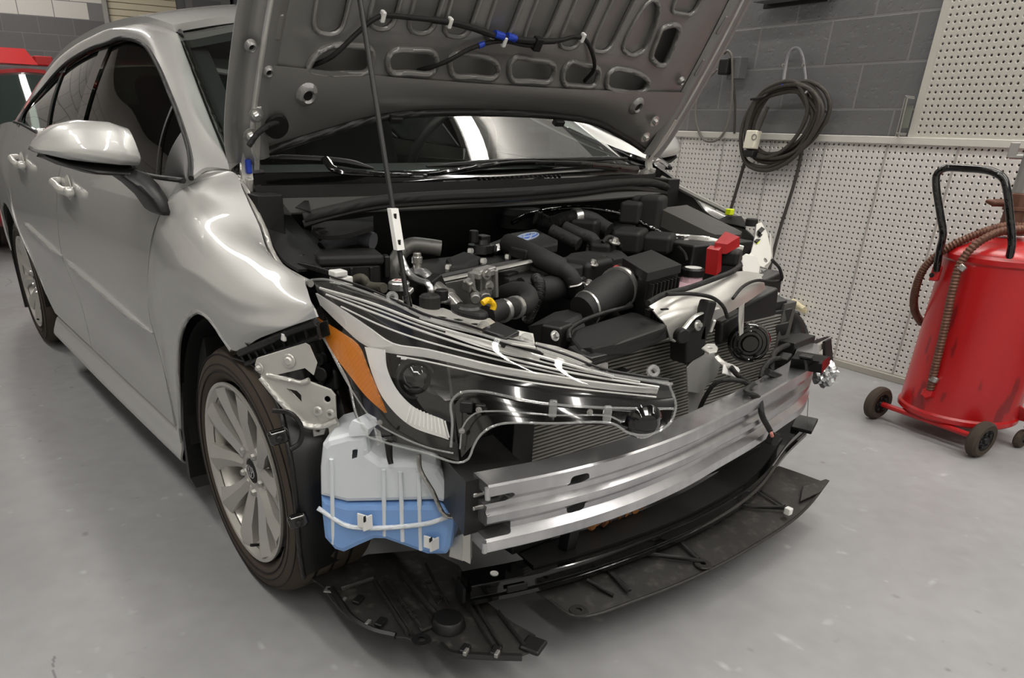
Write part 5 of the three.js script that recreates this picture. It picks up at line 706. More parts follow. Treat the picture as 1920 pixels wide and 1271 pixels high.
// ---------- splash shields under the nose
{
  const dust = tex(256, (u, v) => { const g = 24 + fbm(u, v, 6, 4) * 22 + Math.max(0, fbm(u + 0.3, v, 24, 4) - 0.55) * 90; return [g * 1.06, g * 1.02, g * 0.96]; });
  dust.repeat.set(2.5, 2.5); M.tray = std({ map: dust, roughness: 0.55 });
  const us = part('front_splash_shield', car);
  const fe = [[-0.427,0.128,0.622], [-0.413,0.118,0.689], [-0.243,0.115,0.725], [-0.012,0.115,0.744], [0.196,0.115,0.74], [0.394,0.115,0.724], [0.517,0.118,0.703], [0.675,0.125,0.664]], re = [[-0.45, 0.145, 0.5], [-0.34, 0.145, 0.52], [-0.2, 0.145, 0.53], [0, 0.145, 0.54], [0.2, 0.145, 0.53], [0.4, 0.145, 0.5], [0.5, 0.145, 0.46], [0.6, 0.145, 0.42]];
  mesh('sheet', metreUV(sheetG([fe, fe.map((p, i) => p.map((v, k) => lerp(v, re[i][k], 0.5) + (k === 1 ? 0.004 : 0))), re], 50, 10, 0.004)), M.tray, us);
  mesh('edge_bead', sweepG(fe.map((p) => [p[0], p[1] + 0.002, p[2]]), 0.004, 60, 6), M.tray, us);
  for (const [a, b] of [[[-0.252,0.125,0.701], [-0.236,0.15,0.567]], [[-0.008,0.125,0.708], [0.006,0.15,0.613]], [[-0.007,0.125,0.723], [-0.164,0.15,0.603]], [[0.416,0.13,0.679], [0.425,0.15,0.552]], [[0.407,0.13,0.692], [0.265,0.145,0.609]], [[-0.292,0.12,0.689], [-0.318,0.14,0.629]]]) mesh('rib', sweepG([a, b].map((p) => [p[0], p[1] + 0.004, p[2]]), 0.006, 6, 6, { flat: 0.6 }), M.plastic, us);
  for (const p of [[-0.014,0.124,0.725], [-0.394,0.122,0.681]]) mesh('fixing_hole', latheG([[0.007, 0.003], [0.02, 0.003], [0.022, 0]], p, [0, 1, 0], 18), M.tray, us);
  mesh('clip', mg(boxG([0.383,0.14,0.709], [0.018, 0.02, 0.018])), M.white, us); mesh('corner_flap', plateG([[0.483,0.13,0.688], [0.593,0.13,0.691], [0.668,0.14,0.674], [0.664,0.14,0.663], [0.559,0.14,0.65]], [0, 1, 0.2], 0.004), M.tray, us);
  const ss = part('side_splash_shield', car), Y = 0.115;
  mesh('sheet', plateG([[-0.817,0.125,0.201], [-0.801,0.12,0.278], [-0.81,0.115,0.334], [-0.809,0.112,0.41], [-0.784,0.112,0.467], [-0.757,0.112,0.517], [-0.743,0.112,0.53], [-0.73,0.112,0.566], [-0.697,0.112,0.572], [-0.699,0.11,0.606], [-0.681,0.108,0.644], [-0.582,0.108,0.71], [-0.541,0.108,0.716], [-0.521,0.112,0.681], [-0.534,0.118,0.622], [-0.536,0.125,0.525], [-0.506,0.13,0.397], [-0.531,0.135,0.301], [-0.656,0.13,0.233], [-0.756,0.128,0.231]], [0, 1, 0], 0.004, [], 0.0015), M.tray, ss);
  const rib = (a, b, r = 0.008) => mesh('rib', sweepG([a, b].map((p) => [p[0], p[1] + 0.003, p[2]]), r, 6, 8, { flat: 0.5 }), M.tray, ss);
  rib([-0.698,0.12,0.325], [-0.739,0.116,0.528]); rib([-0.692,0.12,0.334], [-0.732,0.116,0.533]); rib([-0.776,0.12,0.316], [-0.699,0.125,0.328]); rib([-0.675,0.122,0.339], [-0.705,0.116,0.53]); rib([-0.635,0.125,0.346], [-0.658,0.118,0.522], 0.012); rib([-0.566,0.125,0.35], [-0.617,0.118,0.504], 0.01); rib([-0.552,0.125,0.437], [-0.618,0.112,0.661], 0.01); rib([-0.536,0.126,0.437], [-0.605,0.112,0.67]); rib([-0.541,0.12,0.585], [-0.565,0.112,0.698]);
  mesh('raised_panel', plateG([[-0.676,0.126,0.351], [-0.643,0.126,0.353], [-0.679,0.122,0.541], [-0.712,0.122,0.539]], [0, 1, 0], 0.008, [], 0.003), M.tray, ss);
  mesh('raised_panel', plateG([[-0.597,0.128,0.356], [-0.57,0.128,0.365], [-0.603,0.124,0.476], [-0.632,0.124,0.485]], [0, 1, 0], 0.008, [], 0.003), M.tray, ss);
  mesh('dome', latheG([[0, 0.022], [0.03, 0.022], [0.034, 0.018], [0.038, 0]], [-0.65,0.114,0.549], [0, 1, 0], 30), M.plastic, ss);
  for (const [p, w] of [[[-0.763,0.12,0.37], 0.03], [[-0.764,0.118,0.465], 0.03], [[-0.669,0.114,0.633], 0.028], [[-0.623,0.114,0.674], 0.028]]) { mesh('clip_slot', boxG([p[0], p[1] + 0.003, p[2]], [w, 0.008, 0.018], [0, 0.5, 0], 0.003), M.plastic, ss); }
  for (const p of [[-0.788,0.118,0.349], [-0.785,0.116,0.447], [-0.675,0.118,0.643], [-0.628,0.118,0.684]]) mesh('clip', boxG(p, [0.018, 0.01, 0.008], [0, 0.5, 0], 0.002), M.cast, ss);
  mesh('edge_lip', sweepG([[-0.791,0.122,0.299], [-0.797,0.118,0.353], [-0.802,0.114,0.409], [-0.786,0.112,0.47], [-0.758,0.112,0.512]], 0.008, 30, 6), M.plastic, ss); mesh('edge_lip', sweepG([[-0.697,0.11,0.587], [-0.695,0.108,0.618], [-0.652,0.108,0.66], [-0.586,0.108,0.712]], 0.008, 30, 6), M.plastic, ss);
  mesh('eyelet', latheG([[0.006, 0.003], [0.014, 0.003], [0.015, 0]], [-0.797,0.122,0.3], [0, 1, 0], 4), M.cast, ss); mesh('eyelet', latheG([[0.008, 0.003], [0.02, 0.003], [0.021, 0]], [-0.724,0.114,0.557], [0, 1, 0], 16), M.plastic, ss); mesh('corner_pad', boxG([-0.547,0.114,0.703], [0.05, 0.012, 0.045], [0, 0.4, 0], 0.006), M.plastic, ss);
  mesh('moulded_marks', mg([[738, 1108], [748, 1120], [758, 1132], [768, 1144], [778, 1156], [804, 1090], [814, 1104], [824, 1118]].map(([x, y], i) => { const t = [[-0.686,0.127,0.393], [-0.689,0.127,0.42], [-0.693,0.127,0.447], [-0.696,0.127,0.473], [-0.7,0.127,0.498], [-0.601,0.129,0.409], [-0.609,0.129,0.44], [-0.616,0.129,0.471]][i]; return latheG([[0.004, 0], [0.007, 0.001], [0.007, 0]], t, [0, 1, 0], 8); })), M.tray, ss);
}

// ---------- engine bay
{
  const eng = part('engine', car), up = [0, 1, 0];
  const slab = (name, pts, t, mat, parent = eng, bev = 0.004) => mesh(name, plateG(pts, up, t, [], bev), mat, parent);
  const hose = (name, pts, r, mat = M.rubber, parent = eng, n = 40) => mesh(name, sweepG(pts, r, n, 12), mat, parent);
  const corrR = (r, k, n) => (t) => r + k * Math.sin(t * n);
  mesh('block', boxG([-0.05, 0.5, 0.02], [0.75, 0.42, 0.2], [0, 0, 0], 0.02), M.black, eng); mesh('gearbox', boxG([0.32, 0.5, 0.12], [0.4, 0.3, 0.3], [0, 0, 0], 0.05), M.black, eng);
  slab('valve_cover', [[-0.432,0.765,0.085], [-0.353,0.765,0.011], [-0.245,0.765,0.008], [-0.112,0.765,-0.037], [0.056,0.765,-0.019], [0.016,0.765,0.128], [-0.109,0.765,0.161], [-0.301,0.765,0.186], [-0.473,0.765,0.226]], 0.055, M.soft, eng, 0.01);
  slab('cover_hump', [[-0.351,0.785,0.118], [-0.255,0.785,0.064], [-0.265,0.785,0.15], [-0.361,0.785,0.22], [-0.417,0.785,0.226]], 0.03, M.soft, eng, 0.01);
  mesh('gasket_flange', sweepG([[-0.481,0.763,0.225], [-0.379,0.771,0.225], [-0.27,0.777,0.225], [-0.161,0.78,0.225]], 0.007, 30, 6), M.plastic, eng);
  mesh('head_face', plateG([[-0.476,0.752,0.23], [-0.382,0.759,0.23], [-0.273,0.767,0.23], [-0.174,0.777,0.23], [-0.159,0.767,0.23], [-0.197,0.751,0.23], [-0.255,0.747,0.23], [-0.289,0.701,0.23], [-0.332,0.675,0.23], [-0.393,0.701,0.23], [-0.414,0.725,0.23]], [0, 0.1, 1], 0.05, [], 0.006), M.cast, eng);
  mesh('head_edge', sweepG([[-0.487,0.761,0.25], [-0.398,0.767,0.25], [-0.291,0.774,0.25], [-0.193,0.782,0.25]], 0.009, 30, 6, { flat: 0.6 }), M.cast, eng);
  const cs = part('water_outlet', car); mesh('casting', mg(boxG([-0.364,0.756,0.28], [0.05, 0.062, 0.03], [0, 0.1, 0.1], 0.004), boxG([-0.382,0.777,0.29], [0.05, 0.012, 0.035], [0, 0.1, 0.1], 0.002), boxG([-0.351,0.754,0.29], [0.008, 0.06, 0.035], [0, 0.1, 0.1], 0.002), boxG([-0.416,0.756,0.29], [0.022, 0.024, 0.022], [0.3, 0.4, 0.3], 0.004), cylG([-0.4,0.735,0.29], [-0.5, -0.2, 0.8], 0.011, 0.03), cylG([-0.372,0.734,0.28], [-0.3, -0.3, 0.9], 0.014, 0.03), sweepG([[-0.417,0.783,0.3], [-0.407,0.745,0.3]], 0.004, 3, 8), sweepG([[-0.434,0.767,0.3], [-0.392,0.735,0.3]], 0.003, 3, 8)), M.cast, cs); for (const q of [[-0.384,0.779,0.31], [-0.375,0.753,0.31]]) mesh('bolt', boltG(q, [0, 0.2, 1], 0.007), M.steel, cs);
  for (const p of [[-0.403,0.775,0.199], [-0.282,0.775,0.174], [-0.191,0.775,0.157], [-0.236,0.78,0.066], [-0.074,0.79,0.183]]) mesh('bolt', mg(cylG([p[0], p[1] - 0.02, p[2]], up, 0.007, 0.026), hexG(p, up, 0.009, 0.01)), M.zinc, eng);
  mesh('oil_cap', latheG([[0, 0.03], [0.015, 0.03], [0.018, 0.02], [0.034, 0.018], [0.036, 0]], [-0.186,0.775,0.047], up, 24), M.plastic, eng);
  mesh('sensor', mg(cylG([-0.216,0.8,0.052], up, 0.012, 0.03), boxG([-0.177,0.805,0.04], [0.03, 0.02, 0.03])), M.plastic, eng);
  slab('engine_cover', [[-0.124,0.805,0.048], [-0.041,0.805,-0.01], [0.084,0.805,-0.043], [-0.01,0.805,0.142], [-0.057,0.805,0.19], [-0.209,0.805,0.239], [-0.205,0.805,0.186]], 0.022, M.soft, eng, 0.004);
  { const c = [-0.053,0.806,0.073], A = [0.002,0.806,0.057], B = [-0.009,0.806,0.027], ex = [A[0] - c[0], 0, A[2] - c[2]], ez = [B[0] - c[0], 0, B[2] - c[2]], el = (a, b, ox = 0, oy = 0, r = 0.0022) => sweepG(Array.from({ length: 24 }, (_, i) => { const t = i / 24 * 2 * PI, p = Math.cos(t) * a + ox, q = Math.sin(t) * b + oy; return [c[0] + ex[0] * p + ez[0] * q, c[1] + 0.001, c[2] + ex[2] * p + ez[2] * q]; }), r, 48, 6, { closed: true });
    mesh('badge_disc', plateG(Array.from({ length: 28 }, (_, i) => { const t = i / 28 * 2 * PI; return [c[0] + ex[0] * Math.cos(t) * 0.98 + ez[0] * Math.sin(t), c[1] + 0.0008, c[2] + ex[2] * Math.cos(t) * 0.98 + ez[2] * Math.sin(t)]; }), up, 0.001, [], 0), std({ color: 0x2f5fc0, roughness: 0.4 }), eng);
    mesh('badge', mg(el(0.98, 1), el(0.36, 0.92), el(0.75, 0.42, 0, 0.4)), std({ color: 0xc4d2e6, metalness: 0.3, roughness: 0.3 }), eng); }
  mesh('plenum', latheG([[0, 0.05], [0.05, 0.05], [0.065, 0.035], [0.07, 0]], [0.116,0.8,-0.138], up, 28), M.soft, eng);
  hose('breather_hose', [[-0.161,0.803,0.12], [-0.174,0.797,0.2], [-0.178,0.786,0.27], [-0.163,0.772,0.31], [-0.15,0.758,0.33], [-0.144,0.742,0.34], [-0.127,0.716,0.33]], (t) => (t > 0.72 ? 0.019 : 0.024), M.soft, eng, 60); mesh('hose_clip', sweepG([[-0.141,0.785,0.05], [-0.14,0.771,0.06]], 0.016, 3, 12), M.zinc, eng); hose('breather_elbow', [[-0.16,0.776,0.05], [-0.13,0.782,0.05], [-0.094,0.79,0.05]], 0.018, M.soft);
  hose('coolant_pipe', [[-0.42,0.726,0.002], [-0.42,0.752,0.002], [-0.4,0.776,-0.009], [-0.37,0.796,-0.006], [-0.33,0.794,0.01], [-0.3,0.789,0.027]], 0.019, std({ color: 0x6c6b68, metalness: 0.4, roughness: 0.45 }), eng);
  const ac = part('refrigerant_lines', car);
  hose('line', [[-0.5,0.802,0.154], [-0.5,0.784,0.17], [-0.5,0.767,0.195], [-0.5,0.762,0.232], [-0.5,0.761,0.258], [-0.5,0.749,0.268], [-0.5,0.729,0.264]], 0.0075, M.alu, ac); hose('line', [[-0.48,0.764,0.127], [-0.48,0.768,0.172], [-0.48,0.775,0.213], [-0.48,0.766,0.239], [-0.48,0.754,0.267]], 0.0105, M.alu, ac); hose('fitting', [[-0.48,0.754,0.263], [-0.48,0.744,0.294], [-0.48,0.737,0.317], [-0.48,0.726,0.34]], (t) => 0.0135 + (t > 0.45 && t < 0.6 ? 0.004 : 0), M.steel, ac);
  mesh('service_port', mg(cylG([-0.48,0.775,0.187], up, 0.009, 0.04), cylG([-0.48,0.791,0.187], up, 0.012, 0.016)), M.steel, ac); mesh('line_clamp', boxG([-0.478,0.761,0.253], [0.03, 0.03, 0.03], [0, 0, 0.5]), M.black, ac);
  const hk = part('engine_loom', car);
  slab('loom_cover', [[-0.12,0.775,0.259], [0.007,0.775,0.176], [0.067,0.775,0.17], [0.169,0.775,0.077], [0.151,0.775,0.134], [0.153,0.775,0.219], [0.1,0.775,0.287], [0.029,0.775,0.301], [0.049,0.775,0.258], [-0.048,0.775,0.292], [-0.118,0.775,0.335], [-0.157,0.775,0.328]], 0.025, M.soft, hk);
  slab('loom_cover', [[-0.275,0.755,0.223], [-0.22,0.755,0.192], [-0.136,0.755,0.191], [-0.189,0.755,0.289], [-0.257,0.755,0.323], [-0.258,0.755,0.279], [-0.296,0.755,0.285]], 0.03, M.soft, hk); mesh('connector', boxG([-0.266,0.74,0.233], [0.05, 0.045, 0.05], [0, 0.4, 0]), M.black, hk);
  hose('loom_tube', [[-0.256,0.761,0.33], [-0.272,0.752,0.36], [-0.292,0.735,0.38], [-0.306,0.713,0.38], [-0.303,0.68,0.36]], corrR(0.0125, 0.001, 300), M.plastic, hk, 160);
  const rh = part('radiator_hose', car);
  hose('tube', [[-0.504,0.735,0.46], [-0.465,0.739,0.45], [-0.412,0.734,0.43], [-0.362,0.728,0.41], [-0.32,0.732,0.38], [-0.304,0.739,0.35], [-0.304,0.737,0.32], [-0.305,0.722,0.28]], 0.021, M.soft, rh, 50);
  for (const [a, b] of [[[-0.456,0.735,0.448], [-0.445,0.736,0.445]], [[-0.409,0.733,0.43], [-0.396,0.732,0.425]]]) mesh('clamp', sweepG([a, b], 0.0235, 2, 16), M.zinc, rh);
  hose('air_pipe', [[-0.275,0.73,0.3], [-0.226,0.727,0.31], [-0.157,0.727,0.3], [-0.083,0.726,0.28]], 0.03, M.soft, eng);
  const thr = part('throttle_body', car); mesh('body', boxG([-0.049,0.748,0.28], [0.12, 0.07, 0.1], [0, 0.2, 0], 0.015), M.black, thr); mesh('flange', boxG([-0.075,0.722,0.3], [0.1, 0.06, 0.06], [0, 0.2, 0], 0.01), M.plastic, thr); for (const p of [[-0.076,0.776,0.33], [-0.095,0.733,0.34], [-0.118,0.721,0.4]]) mesh('bolt', boltG(p, [0, 1, 0.3], 0.008), M.zinc, thr); mesh('spring_clip', sweepG([[-0.178,0.739,0.36], [-0.149,0.74,0.36], [-0.133,0.744,0.36], [-0.128,0.734,0.36]], 0.0025, 16, 6), M.zinc, thr);
  mesh('connector', boxG([0.005,0.749,0.36], [0.07, 0.04, 0.045], [0, 0.5, 0]), M.black, thr); hose('wire', [[-0.046,0.742,0.36], [-0.039,0.762,0.36], [-0.027,0.771,0.36], [-0.007,0.763,0.36]], 0.004, M.redPl, thr);
  // intake tract
  const it = part('air_intake', car);
  mesh('elbow', sweepG([[-0.069,0.738,0.42], [-0.108,0.734,0.43], [-0.165,0.733,0.45], [-0.219,0.724,0.47], [-0.247,0.713,0.47]], (t) => lerp(0.047, 0.035, t), 40, 20), M.soft, it); for (const [a, b] of [[[-0.082,0.738,0.424], [-0.092,0.737,0.426]], [[-0.231,0.719,0.47], [-0.236,0.718,0.47]]]) mesh('clamp', sweepG([a, b], a === b ? 0.04 : (a[0] > -0.15 ? 0.049 : 0.0385), 2, 24), M.zinc, it); mesh('clamp_screw', boxG([-0.097,0.719,0.46], [0.02, 0.03, 0.015]), M.zinc, it);
  mesh('snorkel', loftG([[[-0.355,0.685,0.42], [-0.259,0.7,0.4], [-0.267,0.67,0.42], [-0.356,0.658,0.44]], [[-0.348,0.699,0.46], [-0.249,0.71,0.43], [-0.259,0.681,0.46], [-0.34,0.662,0.48]], [[-0.362,0.714,0.52], [-0.26,0.712,0.48], [-0.282,0.688,0.52], [-0.381,0.689,0.56]]].map((r) => r), true, 0.9), M.soft, it);
  slab('inlet_lid', [[-0.412,0.709,0.6], [-0.366,0.716,0.565], [-0.318,0.717,0.55], [-0.124,0.712,0.5], [-0.11,0.708,0.51], [-0.1,0.693,0.585], [-0.135,0.692,0.6], [-0.32,0.702,0.645], [-0.423,0.71,0.665], [-0.435,0.712,0.65]], 0.035, M.plastic, it, 0.006);
  mesh('inlet_rim', sweepG([[-0.42,0.709,0.605], [-0.404,0.717,0.585], [-0.358,0.72,0.56], [-0.239,0.718,0.52], [-0.124,0.716,0.5]], 0.005, 30, 8), M.plastic, it); mesh('inlet_mouth', plateG([[-0.423,0.708,0.665], [-0.319,0.7,0.645], [-0.102,0.69,0.588], [-0.098,0.659,0.588], [-0.274,0.667,0.645], [-0.419,0.692,0.67]], [-0.2, 0.1, 1], 0.04, [], 0.004), M.black, it);
  mesh('inlet_ear', boxG([-0.41,0.704,0.56], [0.05, 0.05, 0.045], [0, 0.3, 0], 0.006), M.plastic, it); mesh('clip', boltG([-0.445,0.716,0.59], [0, 0.5, 1], 0.006), M.zinc, it); slab('inlet_foot', [[-0.437,0.703,0.62], [-0.382,0.703,0.62], [-0.414,0.705,0.66], [-0.394,0.691,0.68], [-0.437,0.694,0.68], [-0.444,0.702,0.66]], 0.012, M.plastic, it);
  for (const p of [[-0.365,0.637,0.62], [-0.285,0.621,0.62]]) mesh('inlet_tab', boxG(p, [0.05, 0.012, 0.03], [0, 0, 0.1]), M.plastic, it);
  // control unit with cooling fins
  const ec = part('control_unit', car), t4 = [[-0.012,0.79,0.365], [0.156,0.79,0.313], [0.039,0.79,0.495], [-0.116,0.79,0.525]];
  mesh('lid', loftG([t4.map((p) => [p[0], p[1] - 0.018, p[2]]), t4], true, 0.4), M.soft, ec); const sc4 = (k, y) => { const c = [0, 2].map((a) => t4.reduce((s, p) => s + p[a], 0) / 4); return t4.map((p) => [lerp(c[0], p[0], k), y, lerp(c[1], p[2], k)]); };
  mesh('case', loftG([sc4(0.92, 0.66), sc4(0.94, 0.772)], true, 0.4), M.plastic, ec);
  for (let k = 0; k < 8; k++) { const a = sc4(0.94, 0.765), f = (k + 0.7) / 8.6, p = [lerp(a[3][0], a[2][0], f), 0.715, lerp(a[3][2], a[2][2], f)]; const dx = a[2][0] - a[3][0], dz = a[2][2] - a[3][2], l = Math.hypot(dx, dz); mesh('fin', boxG([p[0] - dz / l * -0.006 * -1, p[1], p[2] + dx / l * 0.006], [0.004, 0.1, 0.014], [0, Math.atan2(-dz, dx), 0], 0.001), M.plastic, ec); }
  // hoses by the gearbox
  hose('heater_hose', [[0.058,0.839,-0.02], [0.094,0.825,0], [0.13,0.836,0.02], [0.166,0.841,0.03], [0.21,0.832,0.05], [0.224,0.816,0.08], [0.23,0.808,0.1]], (t) => (t < 0.5 ? 0.018 + 0.0012 * Math.sin(t * 400) : 0.021), M.soft, eng, 200); mesh('hose_clamp', sweepG([[0.156,0.839,0.028], [0.177,0.839,0.032]], 0.0235, 2, 16), M.zinc, eng);
  hose('heater_hose', [[0.045,0.815,0.06], [0.059,0.801,0.1], [0.071,0.787,0.14]], 0.017, M.soft); hose('heater_hose', [[0.093,0.82,0.06], [0.109,0.807,0.1], [0.131,0.795,0.13], [0.134,0.774,0.15]], 0.017, M.soft);
  slab('shift_bracket', [[0.571,0.79,-0.212], [0.78,0.79,-0.323], [0.765,0.79,-0.201], [0.425,0.79,0.148], [0.279,0.79,0.246], [0.339,0.79,0.102], [0.374,0.79,-0.011]], 0.06, M.soft); mesh('vent_stack', boxG([0.405,0.845,0.1], [0.08, 0.1, 0.07], [0, 0.4, 0], 0.015), M.soft, eng);
  for (const [p, s] of [[[0.225,0.792,0.18], [0.12, 0.06, 0.08]], [[0.122,0.772,0.18], [0.08, 0.05, 0.06]], [[0.192,0.808,0.05], [0.1, 0.06, 0.08]], [[0.301,0.785,0.22], [0.1, 0.05, 0.08]]]) mesh('ancillary', boxG(p, s, [0, 0.5, 0], 0.012), M.black, eng);
  hose('wire', [[0.097,0.797,0.2], [0.115,0.809,0.2], [0.147,0.8,0.2], [0.172,0.778,0.2]], 0.006, M.rubber); mesh('bolt', boltG([0.119,0.798,0.22], [0, 1, 0.3], 0.009), M.zinc, eng);
  hose('battery_cable', [[0,0.825,-0.05], [0.048,0.84,-0.05], [0.119,0.854,-0.03], [0.216,0.859,0], [0.284,0.851,0.04], [0.333,0.832,0.1], [0.372,0.802,0.16], [0.389,0.785,0.2]], (t) => 0.0065, M.gloss, car, 80); mesh('cable_end', mg(cylG([0.389,0.784,0.2], [0.4, -0.2, 0.3], 0.011, 0.03), boxG([0.377,0.758,0.22], [0.045, 0.06, 0.006], [0.3, 0.3, 0.2])), M.zinc, car);
}
// ---------- right side of the bay
{
  const up = [0, 1, 0], fb = part('relay_box', car);
  mesh('case', boxG([-0.565, 0.735, 0.03], [0.135, 0.09, 0.095], [0, -0.35, 0], 0.006), M.plastic, fb); mesh('lid', boxG([-0.565, 0.79, 0.03], [0.15, 0.024, 0.108], [0, -0.35, 0], 0.009), M.soft, fb);
  for (const k of [-0.045, 0, 0.045]) mesh('case_rib', boxG([-0.565 + k * 0.94 - 0.0175, 0.745, 0.03 + k * 0.34 + 0.047], [0.008, 0.06, 0.006], [0, -0.35, 0], 0.002), M.plastic, fb); mesh('catch', boxG([-0.49, 0.77, 0.075], [0.014, 0.05, 0.03], [0, -0.35, 0], 0.004), M.plastic, fb);
  const sc = part('side_cover', car);
  mesh('panel', sheetG([[[-0.7,0.929,-0.164], [-0.71,0.883,-0.108], [-0.725,0.841,-0.035], [-0.735,0.804,0.055], [-0.735,0.793,0.129]], [[-0.66,0.887,-0.176], [-0.64,0.869,-0.164], [-0.63,0.83,-0.079], [-0.63,0.804,-0.003], [-0.64,0.778,0.051]], [[-0.6,0.862,-0.192], [-0.57,0.847,-0.198], [-0.56,0.819,-0.137], [-0.57,0.8,-0.079], [-0.6,0.789,-0.016]]], 24, 12, 0.006), M.soft, sc);
  mesh('step', sheetG([[[-0.66,0.872,-0.144], [-0.655,0.833,-0.068], [-0.65,0.806,-0.002], [-0.64,0.799,0.021]], [[-0.62,0.869,-0.135], [-0.61,0.834,-0.086], [-0.61,0.809,-0.025], [-0.61,0.803,-0.003]]], 16, 4, 0.02), M.soft, sc);
  mesh('round_clip', latheG([[0, 0.003], [0.012, 0.003], [0.013, 0.006], [0.018, 0.006], [0.022, 0]], [-0.685,0.798,0.015], up, 20), M.plastic, sc);
  for (let k = 0; k < 6; k++) { const p = [[-0.7,0.791,0.102], [-0.68,0.783,0.13]], t = k / 5, q = [0, 1, 2].map((i) => lerp(p[0][i], p[1][i], t)); mesh('louvre', boxG(q, [0.008, 0.012, 0.05], [0.1, 0.5, 0], 0.002), M.plastic, sc); }
  mesh('tower_brace', sheetG([[[-0.635,0.851,0], [-0.626,0.841,0.02], [-0.584,0.841,0.04], [-0.494,0.852,0.03]], [[-0.619,0.86,-0.03], [-0.585,0.862,-0.03], [-0.515,0.864,-0.03], [-0.445,0.865,-0.05]]], 16, 5, 0.01), M.soft, car); mesh('round_clip', latheG([[0.008, 0.003], [0.014, 0.004], [0.017, 0]], [-0.62,0.85,0.01], up, 18), M.plastic, car);
  mesh('brake_pipe_cover', sweepG([[-0.58,0.795,-0.06], [-0.53,0.814,-0.059], [-0.5,0.822,-0.035], [-0.48,0.816,0.005]], 0.02, 20, 10), std({ color: 0x55555a, roughness: 0.5 }), car);
  const cap = part('coolant_cap', car), cp = [-0.56,0.763,0.236];
  mesh('neck', cylG([cp[0], cp[1] - 0.05, cp[2]], up, 0.019, 0.05), M.plastic, cap); mesh('rim', latheG([[0.017, -0.012], [0.022, -0.01], [0.0225, 0.003], [0.02, 0.006], [0, 0.007]], cp, up, 26), M.zinc, cap); mesh('label', plateG(ring3([cp[0], cp[1] + 0.0085, cp[2]], up, 0.015, 22), up, 0.001, [], 0), M.white, cap); mesh('label_mark', mg(boxG([cp[0] - 0.004, cp[1] + 0.009, cp[2] - 0.004], [0.012, 0.001, 0.004], [0, 0.5, 0], 0), boxG([cp[0] + 0.003, cp[1] + 0.009, cp[2] + 0.005], [0.012, 0.001, 0.003], [0, -0.3, 0], 0)), M.redPl, cap);
  mesh('hose', sweepG([[-0.6,0.735,0.095], [-0.59,0.748,0.096], [-0.58,0.758,0.121], [-0.57,0.743,0.126], [-0.565,0.747,0.185]], 0.011, 30, 8), std({ color: 0x4c4a40, roughness: 0.7 }), car);
  const rs = part('lamp_support_panel', car), plate = (pts, holes = [], t = 0.004) => mesh('panel', plateG(pts, [0, 1, 0.1], t, holes, 0.0015), M.silver, rs), h = (p, r, ry) => ring3(p, [0, 1, 0.1], r, 14, ry);
  plate([[-0.665,0.77,0.306], [-0.641,0.768,0.355], [-0.627,0.762,0.433], [-0.587,0.762,0.432], [-0.577,0.756,0.499], [-0.538,0.752,0.513], [-0.56,0.748,0.583], [-0.553,0.742,0.646], [-0.575,0.738,0.678], [-0.602,0.742,0.647], [-0.619,0.75,0.589], [-0.648,0.757,0.543], [-0.671,0.764,0.48], [-0.67,0.77,0.381]], [h([-0.627,0.759,0.483], 0.009), h([-0.606,0.755,0.504], 0.009), h([-0.592,0.751,0.536], 0.009)]);
  mesh('step', loftG([[[-0.556,0.742,0.55], [-0.491,0.725,0.58], [-0.493,0.705,0.59], [-0.559,0.718,0.57]], [[-0.555,0.723,0.55], [-0.488,0.7,0.58], [-0.491,0.684,0.59], [-0.557,0.698,0.57]]], true, 0.4), M.silver, rs);
  plate([[-0.502,0.716,0.6], [-0.466,0.706,0.62], [-0.443,0.694,0.66], [-0.447,0.69,0.69], [-0.509,0.7,0.71], [-0.544,0.711,0.68], [-0.534,0.711,0.64]], [h([-0.48,0.703,0.655], 0.014, 0.01)]);
  mesh('front_wall', sheetG([[[-0.49,0.664,0.6], [-0.41,0.645,0.62], [-0.316,0.617,0.62]], [[-0.493,0.693,0.6], [-0.424,0.679,0.63], [-0.333,0.656,0.63]]], 12, 4), M.silver, rs);
  mesh('rubber_cap', mg(latheG([[0.012, 0], [0.02, 0], [0.02, 0.022], [0.016, 0.026], [0.012, 0.02]], [-0.612,0.755,0.422], up, 22)), M.rubber, rs); mesh('rubber_cap', cylG([-0.563,0.76,0.392], up, 0.013, 0.02), M.black, rs); mesh('cap_seat', cylG([-0.547,0.75,0.371], up, 0.016, 0.012), M.zinc, rs);
  mesh('filler_cap', mg(plateG(ring3([-0.622,0.782,0.554], up, 0.045, 26, 0.022), up, 0.012, [], 0.005), latheG([[0, 0.004], [0.016, 0.004], [0.02, 0]], [-0.622,0.782,0.554], up, 20)), M.plastic, rs); mesh('dipstick_ring', sweepG([[-0.548,0.772,0.5], [-0.539,0.776,0.5], [-0.528,0.773,0.5], [-0.521,0.764,0.5], [-0.523,0.757,0.5]], 0.0058, 24, 8), M.yellow, rs);
  mesh('loom_block', boxG([-0.588,0.741,0.6], [0.045, 0.02, 0.05], [0.2, 0.3, 0.1]), M.plastic, rs); mesh('wing_clip', boxG([-0.56,0.756,0.276], [0.02, 0.01, 0.012], [0, 0.5, 0.3]), M.zinc, rs);
  mesh('white_bracket', mg(boxG([-0.66,0.769,0.17], [0.03, 0.02, 0.04], [0, 0.4, 0]), boxG([-0.67,0.787,0.176], [0.03, 0.012, 0.03])), M.white, rs);
  mesh('inner_apron', sheetG([[[-0.6, 0.45, 0.4], [-0.58, 0.45, 0.1], [-0.6, 0.45, -0.15]], [[-0.64, 0.76, 0.42], [-0.66, 0.77, 0.15], [-0.68, 0.85, -0.15]]], 16, 6), M.black, car);
}
